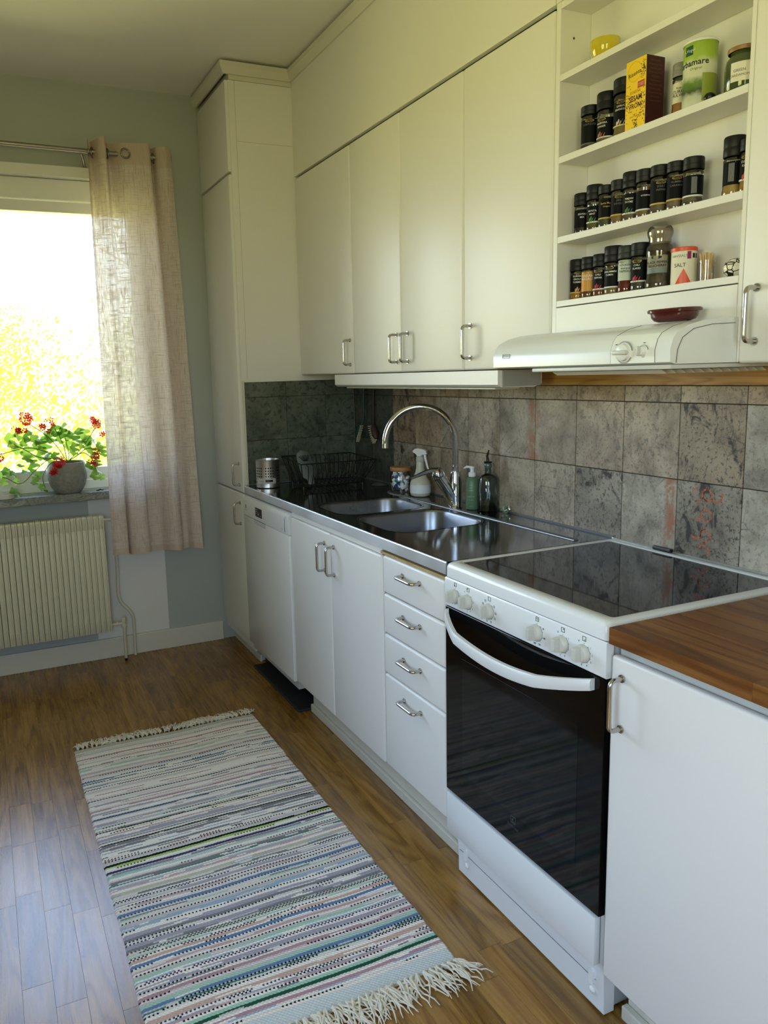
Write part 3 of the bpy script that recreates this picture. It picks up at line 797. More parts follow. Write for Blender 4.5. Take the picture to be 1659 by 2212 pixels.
# control panel, slightly sloping
b = bmesh.new(); prism(b, [(SX+0.0005, 0.789), (SX-0.001, 0.792), (SX-0.001, 0.862), (SX+0.001, 0.866), (SX+0.018, 0.8665), (SX+0.018, 0.789)], CY0, CY1, 'xz')
pn = obj('control_panel', b, WHITE_B, ck_, smooth=30)
PX = SX-0.001
KN = [-0.052, -0.111, -0.203, -0.385, -0.470, -0.535]
kb = None
for k, ky in enumerate(KN):
    kz = 0.8235
    b = bmesh.new()
    lathe(b, [(0.0, 0), (0.0195, 0), (0.0192, 0.004), (0.0175, 0.010), (0.0150, 0.012), (0, 0.012)], (PX, ky, kz), 32, '-x')
    kn = obj('knob', b, simple('knob_grey_white', '#c6c7be', 0.38), ck_, smooth=40)
    b = bmesh.new()
    prism(b, [(PX-0.011, kz-0.0165), (PX-0.024, kz-0.0150), (PX-0.027, kz-0.012), (PX-0.027, kz+0.012), (PX-0.024, kz+0.0150), (PX-0.011, kz+0.0165)], ky-0.0065, ky+0.0065, 'xz')
    bmesh.ops.bevel(b, geom=b.edges[:], offset=0.0012, segments=2, affect='EDGES')
    obj('grip', b, simple('knob_grey_white', '#c6c7be', 0.38), kn, smooth=40)
    b = bmesh.new()
    for a in range(26):   # black scale arc round the lower right of the knob
        a0 = math.radians(60-a*8.0); a1 = math.radians(60-(a+1)*8.0)
        pr_ = [(ky-r*math.cos(q), kz+r*math.sin(q)) for q, r in ((a0, 0.0200), (a1, 0.0200), (a1, 0.0206), (a0, 0.0206))]
        b.faces.new([b.verts.new((PX-0.0004, y_, z_)) for y_, z_ in pr_])
    for a in (50, 15, -20, -55, -90, -115):
        q = math.radians(a)
        tube(b, [(PX-0.0004, ky-0.0206*math.cos(q), kz+0.0206*math.sin(q)), (PX-0.0004, ky-0.0228*math.cos(q), kz+0.0228*math.sin(q))], 0.0004, 4)
    obj('scale_print', b, PRINT, kn)
    # square icon above with a dot for the zone
    b = bmesh.new(); yi, zi, hs = ky-0.002, kz+0.0315, 0.0052
    for q in ((yi-hs, yi+hs, zi+hs-0.0008, zi+hs), (yi-hs, yi+hs, zi-hs, zi-hs+0.0008), (yi-hs, yi-hs+0.0008, zi-hs, zi+hs), (yi+hs-0.0008, yi+hs, zi-hs, zi+hs)):
        box(b, PX-0.0006, PX+0.0002, *q)
    dd = {0: (0.0022, -0.0022), 1: (0.0022, 0.0022), 4: (-0.0022, 0.0022), 5: (-0.0022, -0.0022)}.get(k)
    if dd: lathe(b, [(0, 0), (0.0014, 0)], (PX-0.0007, yi+dd[0], zi+dd[1]), 10, '-x')
    box(b, PX-0.0006, PX+0.0002, yi-0.0006, yi+0.0006, zi-0.0105, zi-0.0095)
    ic = obj('zone_icon', b, PRINT, pn)
    if k == 3: text('lettering', '\u00b0C', 0.007, PRINT, pn, (PX-0.0005, yi, zi), bold=0.0001)
    nums = {0: [(-118, '5')], 1: [(40, '1'), (8, '2'), (-32, '3'), (-62, '4'), (-92, '5'), (120, '0')], 3: [(32, '50'), (-14, '100'), (-68, '150'), (-102, '200')],
            4: [(40, '1'), (-70, '4'), (-100, '5'), (120, '0')], 5: [(38, '1'), (5, '2'), (-30, '3'), (-65, '4'), (-98, '5'), (120, '0')]}.get(k, [])
    for a, s_t in nums:
        q = math.radians(a); rr2 = 0.0265 if len(s_t) == 1 else 0.0275
        text('lettering', s_t, 0.0058, PRINT, pn, (PX-0.0005, ky-rr2*math.cos(q), kz+rr2*math.sin(q)), bold=0.00008)
    if k == 2:
        b = bmesh.new()
        for a in (38, 2, -28, -72, -105, 120, 150):
            q = math.radians(a); yy, zz = ky-0.028*math.cos(q), kz+0.027*math.sin(q)
            for s_ in ((yy-0.0028, yy+0.0028, zz+0.0022, zz+0.0028), (yy-0.0028, yy+0.0028, zz-0.0028, zz-0.0022), (yy-0.0028, yy-0.0022, zz-0.0028, zz+0.0028), (yy+0.0022, yy+0.0028, zz-0.0028, zz+0.0028), (yy-0.0015, yy+0.0015, zz-0.0003, zz+0.0003)):
                box(b, PX-0.0005, PX+0.0002, *s_)
        obj('mode_icon', b, PRINT_GREY, pn)
b = bmesh.new(); lathe(b, [(0, 0.0012), (0.0028, 0.0008), (0.0032, 0)], (PX, -0.4385, 0.812), 14, '-x')
obj('indicator_lamp', b, simple('red_lamp', '#6e1712', 0.3), pn)
# oven door
t = NT('oven_glass'); OVG = t.pbr((0.002, 0.002, 0.0025), 0.07, 0, None, 0.0, 0.3)
od = obj('oven_door', B(-0.606, -0.588, CY0+0.001, CY1-0.002, 0.256, 0.7865, bev=0.0015), OVG, ck_)
obj('door_window', B(-0.6064, -0.6059, -0.525, -0.085, 0.335, 0.66), simple('window_glass_dark', '#04070a', 0.06, spec=0.42), od)
# curved handle bar
b = bmesh.new(); rings = []; N_ = 28
for i_ in range(N_+1):
    t_ = i_/N_; y_ = -0.022-t_*0.548
    bow = math.sin(PI*t_)
    x_ = -0.612-0.052*min(1.0, bow*1.6)**0.8; zc = 0.770-0.040*bow-0.002*t_
    h_ = 0.0125+0.002*bow
    rings.append([b.verts.new((x_+dx, y_, zc+dz)) for dx, dz in ((-0.005, -h_), (-0.0075, -h_*0.5), (-0.0075, h_*0.5), (-0.004, h_), (0.006, h_), (0.006, -h_))])
for a, c in zip(rings, rings[1:]):
    for i_ in range(6): b.faces.new((a[i_], a[(i_+1) % 6], c[(i_+1) % 6], c[i_]))
b.faces.new(rings[0]); b.faces.new(rings[-1][::-1])
obj('handle', b, simple('handle_white', '#d9dcdc', 0.3), od, smooth=45, label='curved white handle')
b = bmesh.new()
for q in ((-0.299, -0.297, 0.312, 0.330), (-0.317, -0.315, 0.312, 0.330), (-0.317, -0.297, 0.328, 0.330), (-0.317, -0.297, 0.312, 0.314)):
    box(b, -0.6068, -0.606, *q)
b.faces.new([b.verts.new((-0.6068, y_, z_)) for y_, z_ in ((-0.310, 0.327), (-0.301, 0.321), (-0.310, 0.315), (-0.307, 0.321))])
LOGO = simple('logo_print', '#3d4448', 0.4)
obj('emblem', b, LOGO, od)
text('lettering', 'Electrolux', 0.0105, LOGO, od, (-0.6065, -0.307, 0.303))
# storage drawer front, plinth with clips
obj('drawer_front', B(-0.606, -0.590, CY0+0.012, CY1-0.002, 0.131, 0.246, bev=0.002), WHITE_B, ck_, smooth=40)
b = bmesh.new(); prism(b, [(-0.583, 0.13), (-0.580, 0.07), (-0.5785, 0.006), (-0.55, 0.006), (-0.55, 0.13)], CY0+0.006, CY1-0.022, 'xz')
pl = obj('plinth', b, WHITE_B, ck_)
obj('plinth_seam', B(-0.5812, -0.5806, CY0+0.03, CY1-0.03, 0.0738, 0.075), PRINT_GREY, pl)
obj('plinth_side', B(-0.55, -0.20, CY0+0.006, CY0+0.010, 0.02, 0.13), simple('zinc_side', '#b9bdb9', 0.4, 0.3), ck_)
for yc in (-0.068, -0.560):
    b = bmesh.new(); prism(b, [(yc+0.007*math.cos(math.radians(a)), (0.088 if a < 180 else 0.066)+0.007*math.sin(math.radians(a))) for a in range(0, 360, 20)], -0.5865, -0.5795, 'yz')
    obj('plinth_clip', b, WHITE_PL, ck_, smooth=40)
    b = bmesh.new(); lathe(b, [(0, 0.006), (0.005, 0.005), (0.0085, 0.002), (0.0085, 0)], (-0.580, yc, 0.043), 18, '-x')
    obj('cap_screw', b, WHITE_PL, ck_, smooth=50)

# ------------------------------------------------------------------ right base cabinet and wooden worktop
rb = thing('base_cabinet', 'white base cupboard under the wooden worktop, right of the cooker', 'cabinet', (-0.3, -0.9, 0))
obj('carcass', B(-0.579, -0.03, -1.2, -0.612, 0.12, 0.862), simple('carcass_grey', '#b8b9b2', 0.5), rb)
d = door(rb, -0.600, -1.2, -0.6075, 0.1225, 0.8435)
d_handle(d, (-0.600, -0.639, 0.8035), (-0.600, -0.639, 0.698))
obj('plinth', B(-0.530, -0.514, -1.2, -0.617, 0.0005, 0.12), TRIM, rb)
obj('plinth_moulding', B(-0.548, -0.5305, -1.2, -0.614, 0.0005, 0.034, bev=0.003), TRIM, rb)
ww = thing('wooden_worktop', 'oiled wooden worktop of glued staves in the lower right corner', 'worktop', (-0.3, -0.9, 0.87))
x = -0.618; rw = random.Random(11)
while x < -0.03:
    x1 = min(x+0.046, -0.0215); hi = -0.6175; first = True
    while hi > -1.2:
        lo = max(hi-rw.uniform(0.16, 0.5), -1.2)
        obj('worktop_stave', B(x+0.00015, x1-0.00015, lo+0.00015, hi-0.00015, 0.872, 0.9055, bev=0.0006, seg=1), BUTCHER, ww, origin=((x+x1)/2, (lo+hi)/2, 0.89))
        hi = lo
    x = x1

# ------------------------------------------------------------------ faucet
fb = Vector((-0.112, 0.700, ZW))
fa = thing('kitchen_faucet', 'tall chrome mixer tap with swan-neck spout behind the sinks', 'faucet', fb)
b = bmesh.new()
lathe(b, [(0, 0), (0.026, 0), (0.0265, 0.004), (0.0235, 0.008), (0.0245, 0.03), (0.0235, 0.09), (0.021, 0.125), (0.0185, 0.137), (0, 0.137)], fb, 26)
obj('body', b, CHROME, fa, smooth=40)
dirf = Vector((-0.90, 0.25, 0)).normalized()
b = bmesh.new()
tube(b, [fb+dirf*0.006+Vector((0, 0, 0.015)), fb+dirf*0.022+Vector((0, 0, 0.055)), fb+dirf*0.042+Vector((0, 0, 0.090)), fb+dirf*0.062+Vector((0, 0, 0.118))], [0.022, 0.024, 0.0235, 0.023], 20)
ca = obj('cartridge_housing', b, CHROME, fa, smooth=50)
b = bmesh.new()
c0 = fb+dirf*0.062+Vector((0, 0, 0.120)); ax = Vector((dirf.x*0.45, dirf.y*0.45, 0.89)).normalized()
tube(b, [c0, c0+ax*0.003, c0+ax*0.022, c0+ax*0.030], [0.0232, 0.0242, 0.0235, 0.017], 24)
obj('lever_cap', b, CHROME, fa, smooth=40)
b = bmesh.new()
dl = Vector((-0.62, 0.79, 0)).normalized()
l0 = c0+ax*0.024-dl*0.012; side = dl.cross(Vector((0, 0, 1)))
rings = []
for tt, wv_, hh, dz in ((0, 0.017, 0.011, 0.004), (0.032, 0.0175, 0.011, 0.001), (0.066, 0.015, 0.009, -0.011), (0.106, 0.0135, 0.0065, -0.028), (0.110, 0.012, 0.005, -0.031)):
    p_ = l0+dl*tt+Vector((0, 0, dz))
    rings.append([b.verts.new(p_+side*wv_*s1+Vector((0, 0, hh*s2))) for s1, s2 in ((-1, -0.4), (-1, 0.5), (-0.6, 1), (0.6, 1), (1, 0.5), (1, -0.4), (0.6, -0.8), (-0.6, -0.8))])
for a, c in zip(rings, rings[1:]):
    for i_ in range(8): b.faces.new((a[i_], a[(i_+1) % 8], c[(i_+1) % 8], c[i_]))
b.faces.new(rings[0]); b.faces.new(rings[-1][::-1])
obj('lever', b, CHROME, fa, smooth=50)
# spout
e2 = Vector((-0.345, 0.815, 0)); hdir = Vector((e2.x-fb.x, e2.y-fb.y, 0)); L = hdir.length; hdir.normalize()
zc, R_ = 1.155, L/2
pts = [fb+Vector((0, 0, 0.13)), fb+Vector((0, 0, 0.2))]
for i_ in range(25):
    a = PI-PI*1.02*i_/24
    pts.append(Vector((fb.x, fb.y, 0))+hdir*(R_+R_*math.cos(a))+Vector((0, 0, zc+R_*math.sin(a))))
b = bmesh.new(); tube(b, pts, 0.0115, 18)
so_ = obj('spout', b, CHROME, fa, smooth=60)
b = bmesh.new(); pe = pts[-1]; tube(b, [pe+Vector((0, 0, 0.006)), pe+Vector((0, 0, -0.012))], 0.0125, 18)
obj('aerator', b, STEEL_H, so_, smooth=50)
b = bmesh.new()
lathe(b, [(0.013, 0), (0.015, 0.003), (0.015, 0.018), (0.011, 0.024), (0, 0.024)], fb+Vector((-0.012, 0.02, 0.045)), 20, mat=Matrix.Rotation(math.radians(150), 4, 'Z') @ Matrix.Rotation(PI/2, 4, 'Y') if False else Vector((-0.75, 0.45, 0)).to_track_quat('Z', 'Y').to_matrix().to_4x4())
sv = obj('shutoff_knob', b, CHROME, fa, smooth=40)
b = bmesh.new(); q_ = fb+Vector((-0.030, 0.031, 0.062)); tube(b, [q_-Vector((0, 0, 0.004)), q_+Vector((-0.003, -0.002, 0.012))], 0.0022, 8)
obj('pin', b, CHROME, sv, smooth=40)

# ------------------------------------------------------------------ things by the sink
# jar of dishwasher tabs
jc = (-0.095, 1.150)
jr = thing('storage_jar', 'glass jar of wrapped dishwasher tablets with a wooden lid, left of spray bottle', 'jar', (*jc, ZW))
b = bmesh.new(); lathe(b, [(0, 0.001), (0.040, 0.001), (0.045, 0.006), (0.045, 0.078), (0.040, 0.088), (0.040, 0.094)], (*jc, ZW), 32)
obj('glass', b, GLASS, jr, smooth=50)
b = bmesh.new(); lathe(b, [(0, 0.0), (0.043, 0.0), (0.0445, 0.002), (0.0445, 0.015), (0.043, 0.017), (0, 0.017)], (*jc, ZW+0.094), 32)
obj('lid', b, LIDWOOD, jr, smooth=40)
pouch_m = [simple('pouch_white', '#e4e8ea', 0.35), simple('pouch_blue', '#1c4f9c', 0.3), simple('pouch_teal', '#2f8f86', 0.3), simple('pouch_navy', '#1d2c66', 0.3)]
rp = random.Random(21)
for k in range(34):
    a, rad = rp.uniform(0, 2*PI), rp.choice((0.014, 0.028, 0.031)); z_ = ZW+0.012+(k/34)*0.068
    b = bmesh.new(); box(b, -0.012, 0.012, -0.009, 0.009, -0.006, 0.006, bev=0.004)
    R3 = Matrix.Rotation(rp.uniform(0, PI), 4, 'X') @ Matrix.Rotation(rp.uniform(0, PI), 4, 'Y') @ Matrix.Rotation(rp.uniform(0, PI), 4, 'Z')
    b.transform(Matrix.Translation((jc[0]+rad*math.cos(a), jc[1]+rad*math.sin(a), z_)) @ R3)
    obj('tablet', b, pouch_m[(0, 0, 0, 1, 0, 2, 0, 3)[k % 8]], jr, smooth=50)
# spray bottle
sc_ = (-0.078, 1.015)
sbt = thing('spray_bottle', 'white translucent trigger spray bottle beside the jar of tablets', 'bottle', (*sc_, ZW))
t = NT('milky_plastic'); MILK = t.pbr(S('#dcdccb'), 0.35); t.p.inputs['Transmission Weight'].default_value = 0.25
t = NT('milky_liquid'); MILK2 = t.pbr(S('#dfe6ea'), 0.3)
b = bmesh.new(); lathe(b, [(0, 0), (0.034, 0.001), (0.040, 0.006), (0.0425, 0.018), (0.0425, 0.050), (0.040, 0.062), (0.030, 0.078), (0.021, 0.098), (0.017, 0.120), (0.0155, 0.145), (0, 0.145)], (*sc_, ZW), 30)
bd = obj('bottle', b, MILK, sbt, smooth=50)
b = bmesh.new(); patch(b, *sc_, 0.0429, 0, 2*PI, ZW+0.016, ZW+0.0505, 30); obj('liquid_level', b, MILK2, bd, smooth=50)
TRG = simple('trigger_white', '#e8eaec', 0.3)
b = bmesh.new(); lathe(b, [(0.0165, 0), (0.0175, 0.002), (0.0165, 0.018), (0.010, 0.022), (0, 0.022)], (*sc_, ZW+0.1445), 24)
obj('collar', b, MILK, sbt, smooth=40)
hz = ZW+0.172; hd_ = Vector((-0.45, 0.89, 0)).normalized()
def LP(a, z): return Vector((sc_[0], sc_[1], 0))+hd_*a+Vector((0, 0, z))
b = bmesh.new()
outl = [(0.032, hz+0.010), (0.028, hz+0.020), (0.010, hz+0.026), (-0.022, hz+0.022), (-0.036, hz+0.012), (-0.038, hz+0.004), (-0.010, hz+0.001), (-0.008, hz-0.010), (0.008, hz-0.010), (0.012, hz+0.003), (0.024, hz+0.006)]
sd = hd_.cross(Vector((0, 0, 1)))
lo = [b.verts.new(LP(a, z)-sd*0.009) for a, z in outl]; hi2 = [b.verts.new(LP(a, z)+sd*0.009) for a, z in outl]
b.faces.new(lo); b.faces.new(hi2[::-1])
for i_ in range(len(outl)): b.faces.new((lo[i_], lo[(i_+1) % len(outl)], hi2[(i_+1) % len(outl)], hi2[i_]))
bmesh.ops.bevel(b, geom=b.edges[:], offset=0.0018, segments=2, affect='EDGES')
obj('spray_head', b, TRG, sbt, smooth=45)
b = bmesh.new(); tube(b, [LP(-0.022, hz+0.004), LP(-0.027, hz-0.02), LP(-0.036, hz-0.05), LP(-0.042, hz-0.062)], [0.006, 0.005, 0.0045, 0.004], 10); obj('trigger', b, TRG, sbt, smooth=50)
b = bmesh.new(); tube(b, [LP(-0.034, hz+0.010), LP(-0.042, hz+0.011)], 0.0075, 14); obj('nozzle', b, PRINT_GREY, sbt, smooth=40)
# soap bottle
sc2 = (-0.079, 0.640)
so2 = thing('soap_dispenser', 'green pump soap bottle with white pump, left of the oil bottle', 'bottle', (*sc2, ZW))
b = bmesh.new(); lathe(b, [(0, 0.001), (0.022, 0.001), (0.0245, 0.004), (0.0245, 0.098), (0.022, 0.112), (0.014, 0.120), (0.012, 0.122), (0, 0.122)], (*sc2, ZW), 28)
bd = obj('bottle', b, simple('sage_plastic', '#5d7a60', 0.4), so2, smooth=50)
b = bmesh.new(); lathe(b, [(0, 0), (0.0135, 0), (0.0140, 0.002), (0.0135, 0.015), (0.007, 0.017), (0.007, 0.028), (0.009, 0.030), (0.009, 0.037), (0, 0.038)], (*sc2, ZW+0.122), 24); pm = obj('pump', b, TRG, so2, smooth=40)
b = bmesh.new(); z_ = ZW+0.156; tube(b, [(sc2[0], sc2[1], z_), (sc2[0]-0.012, sc2[1]+0.018, z_+0.001), (sc2[0]-0.018, sc2[1]+0.027, z_-0.005)], [0.005, 0.0045, 0.003], 10); obj('spout', b, TRG, pm, smooth=50)
for k, (tx, zz, sz) in enumerate((('THE', 0.092, 0.006), ('SOFT', 0.082, 0.006), ('SOAPY', 0.073, 0.006), ('HAND SOAP', 0.05, 0.0052), ('with eucalyptus', 0.038, 0.0038), ('250 ml', 0.015, 0.0038))):
    text('lettering', tx, sz, simple('pale_green_print', '#b5c8b4', 0.5), bd, (0, 0, ZW+zz), wrap=(*sc2, 0.0246, math.radians(226)))
# oil bottle
oc = (-0.052, 0.580)
ob = thing('oil_bottle', 'tall clear glass oil bottle with pouring spout, nearly empty, against the tiles', 'bottle', (*oc, ZW))
DG = glassy('bottle_glass', (0.42, 0.50, 0.48), 0.04, 0.06)
b = bmesh.new(); lathe(b, [(0, 0.001), (0.031, 0.001), (0.034, 0.004), (0.034, 0.108), (0.031, 0.122), (0.022, 0.131), (0.0125, 0.136), (0.0115, 0.160), (0.0135, 0.162), (0.0135, 0.172), (0.011, 0.175)], (*oc, ZW), 32)
obj('glass', b, DG, ob, smooth=50)
b = bmesh.new(); lathe(b, [(0, 0.006), (0.031, 0.006), (0.0325, 0.009), (0.0325, 0.026), (0, 0.026)], (*oc, ZW), 28)
obj('oil', b, simple('dark_oil', '#120f08', 0.1), ob, smooth=50)
b = bmesh.new(); lathe(b, [(0, 0.156), (0.0085, 0.156), (0.009, 0.175), (0, 0.175)], (*oc, ZW), 18); obj('stopper', b, simple('stopper_white', '#c9c9c4', 0.4), ob, smooth=40)
b = bmesh.new(); lathe(b, [(0.0135, 0.1755), (0.0145, 0.177), (0.0145, 0.181), (0.006, 0.183), (0, 0.183)], (*oc, ZW), 20)
tube(b, [(oc[0], oc[1], ZW+0.182), (oc[0]-0.002, oc[1]+0.002, ZW+0.20), (oc[0]-0.001, oc[1]-0.006, ZW+0.222)], [0.0055, 0.0045, 0.0025], 10)
obj('pouring_spout', b, simple('black_chrome', '#3a3733', 0.2, 0.9), ob, smooth=40)
# crumpled clear wrap behind the bottles
b = bmesh.new(); bmesh.ops.create_icosphere(b, subdivisions=3, radius=0.016)
for v_ in b.verts: v_.co *= 1+0.5*(mn.noise(v_.co*140)); v_.co.z *= 0.9
cw = obj('plastic_bag', b, glassy('wrap', (0.75, 0.88, 0.80), 0.15, 0.12), origin=None); cw.location = (-0.034, 0.500, ZW+0.0165)
tag(cw, 'crumpled clear plastic ball on the steel, right of the oil bottle', 'plastic')

# cutlery holder
cc = (-0.520, 1.645)
ch = thing('cutlery_holder', 'perforated stainless steel cutlery pot by the tall cupboard', 'container', (*cc, ZW))
b = bmesh.new(); lathe(b, [(0, 0.002), (0.052, 0.002), (0.054, 0.004), (0.054, 0.126), (0.0555, 0.129), (0.053, 0.130), (0.052, 0.126), (0.052, 0.006), (0, 0.006)], (*cc, ZW), 40)
obj('cup', b, STEEL_CUP, ch, smooth=40)
b = bmesh.new()
for k in range(6):
    for c_ in range(30):
        if c_ % 5 == 4: continue
        a = 2*PI*c_/30+0.02; z_ = ZW+0.030+k*0.0125
        n_ = Vector((math.cos(a), math.sin(a), 0)); p_ = Vector((cc[0], cc[1], z_))+n_*0.0542
        tube(b, [p_-n_*0.0006, p_+n_*0.0002], 0.0032, 8)
obj('perforation', b, DARK, ch)
b = bmesh.new(); patch(b, *cc, 0.0547, math.radians(188), math.radians(290), ZW+0.022, ZW+0.046, 16); lb = obj('label', b, simple('grey_label', '#b8b9b7', 0.6), ch)
b = bmesh.new(); patch(b, *cc, 0.0550, math.radians(238), math.radians(275), ZW+0.030, ZW+0.040, 10); obj('label_band', b, BLACK, lb)
text('lettering', 'STAINLESS', 0.0055, PRINT, lb, (0, 0, ZW+0.034), wrap=(*cc, 0.0549, math.radians(216)))

# dish rack
dk = thing('dish_rack', 'black wire dish drainer in the dark corner by the tall cupboard', 'dish rack', (-0.26, 1.55, ZW))
R0 = [Vector(p) for p in ((-0.415, 1.735, 1.032), (-0.070, 1.700, 1.030), (-0.108, 1.352, 1.030), (-0.464, 1.368, 1.030))]
R1 = [Vector(p) for p in ((-0.400, 1.640, 0.922), (-0.120, 1.620, 0.922), (-0.145, 1.420, 0.922), (-0.430, 1.430, 0.922))]
b = bmesh.new(); tube(b, R0, 0.0024, 8, closed=True); obj('rim', b, BLACKW, dk, smooth=60)
b = bmesh.new(); tube(b, R1, 0.0024, 8, closed=True); obj('base_frame', b, BLACKW, dk, smooth=60)
b = bmesh.new()
for p, q in zip(R0, R1): tube(b, [p, q], 0.0022, 8)
obj('corner_wire', b, BLACKW, dk, smooth=60)
for s0, s1, n_ in ((0, 1, 15), (3, 2, 15)):
    for k in range(1, n_):
        f_ = k/n_; a, c = R0[s0].lerp(R0[s1], f_), R1[s0].lerp(R1[s1], f_)
        dn = Vector((0.010, 0, 0))
        b = bmesh.new(); tube(b, [a, a+dn+Vector((0, 0, -0.012)), a+dn+Vector((0, 0, -0.04)), c], 0.0016, 6); obj('wire', b, BLACKW, dk, smooth=60)
for k in range(1, 12):
    f_ = k/12; a, c = R1[0].lerp(R1[1], f_), R1[3].lerp(R1[2], f_)
    b = bmesh.new(); tube(b, [a, c], 0.0016, 6); obj('wire', b, BLACKW, dk, smooth=60)
for s0, s1 in ((0, 3), (1, 2)):
    for k in range(1, 7):
        f_ = k/7; a, c = R0[s0].lerp(R0[s1], f_), R1[s0].lerp(R1[s1], f_)
        b = bmesh.new(); tube(b, [a, c], 0.0016, 6); obj('wire', b, BLACKW, dk, smooth=60)
b = bmesh.new()
for p in R1: tube(b, [p, Vector((p.x, p.y, ZW+0.0008))], 0.003, 8)
obj('foot', b, BLACKW, dk)
dtr = B(-0.44, -0.12, 1.36, 1.66, ZW+0.0005, ZW+0.008, bev=0.003)
# plastic slotted server standing in the rack
PLC = simple('grey_translucent', '#8f9a9e', 0.35)
sv_ = thing('slotted_spoon', 'pale grey plastic strainer spoon standing in the dish drainer', 'utensil', (-0.39, 1.47, 0.925))
b = bmesh.new(); rings = []
for i_ in range(15):
    t_ = i_/14; z_ = 0.928+0.148*t_; w_ = 0.021 if t_ < 0.15 else 0.034+0.012*math.sin(PI*min(1, (t_-0.1)/0.9))*1.0
    if t_ > 0.9: w_ *= math.sqrt(max(0.05, 1-((t_-0.9)/0.1)**2))*0.9+0.05
    cx_, cy_ = -0.375-0.02*t_, 1.452+0.062*t_
    rings.append([b.verts.new((cx_+w_*s*0.95, cy_+w_*s*0.35+0.014*(s*s), z_)) for s in (-1, -0.6, -0.2, 0.2, 0.6, 1)])
for a, c in zip(rings, rings[1:]):
    for i_ in range(5): b.faces.new((a[i_], a[i_+1], c[i_+1], c[i_]))
bmesh.ops.solidify(b, geom=b.faces[:], thickness=0.002)
obj('blade', b, PLC, sv_, smooth=50)
b = bmesh.new()
for k in range(7):
    a = math.radians(60+k*10-30); s = (k-3)/3.6
    p0 = Vector((-0.392+0.012*s, 1.494+0.004*s, 1.030)); p1 = Vector((-0.396+0.034*s, 1.504+0.012*s, 1.056-0.006*s*s))
    tube(b, [p0+Vector((0, -0.0045, 0)), p1+Vector((0, -0.004, 0))], 0.0014, 6)
obj('slot', b, DARK, sv_)
# small lid lying on the steel
b = bmesh.new(); lathe(b, [(0, 0.014), (0.012, 0.013), (0.030, 0.007), (0.040, 0.002), (0.043, 0.001), (0.042, 0.0), (0, 0.0)], (-0.068, 1.40, ZW+0.0005), 30)
tag(obj('glass_lid', b, simple('smoky_lid', '#4c5146', 0.12), None, smooth=50), 'small domed lid lying on the steel between drainer and tablet jar', 'lid')
# brushes hanging on the wall
def dish_brush(loc, hcol, label, rot):
    t_ = thing('dish_brush', label, 'brush', loc, 'dish brushes hanging in the corner')
    X, Y, Z = loc
    hm = simple('brush_'+hcol[1:], hcol, 0.6)
    b = bmesh.new()
    tube(b, [(X+0.004, Y, Z), (X, Y, Z-0.06), (X-0.001, Y+0.0, Z-0.135), (X-0.006, Y+rot*0.01, Z-0.165)], [0.006, 0.0065, 0.005, 0.007], 12)
    obj('handle', b, hm, t_, smooth=50)
    h0, h1 = Vector((X-0.008, Y+rot*0.010, Z-0.162)), Vector((X-0.010, Y+rot*0.045, Z-0.225))
    b = bmesh.new(); tube(b, [h0, h0.lerp(h1, 0.3), h0.lerp(h1, 0.75), h1], [0.008, 0.016, 0.017, 0.009], 16); hdn = obj('head', b, hm, t_, smooth=50)
    nrm = Vector((-0.35, -rot*0.82, -0.45)).normalized()
    for k in range(9):
        p_ = h0.lerp(h1, 0.08+0.115*k)
        b = bmesh.new()
        fan = (nrm+(h1-h0).normalized()*(-0.5+0.16*k)).normalized()
        for j_ in (-1, 0, 1):
            o2 = Vector((0.006*j_, 0, 0)); tube(b, [p_+o2+nrm*0.006, p_+o2+nrm*0.006+fan*0.022], [0.0022, 0.0028], 6)
        obj('bristle_tuft', b, simple('bristles', '#a8a48c', 0.8), t_, smooth=50)
    b = bmesh.new(); lathe(b, [(0, 0), (0.004, 0.0), (0.003, 0.012), (0, 0.013)], (X+0.004, Y, Z+0.0), 10, 'x')
    obj('hook', b, STEEL_H, t_)
dish_brush((-0.045, 1.592, 1.335), '#123f37', 'green-handled dish brush hanging in the corner under the cupboards', 1)
dish_brush((-0.022, 1.535, 1.335), '#3a2620', 'brown dish brush hanging behind the green one', -1)

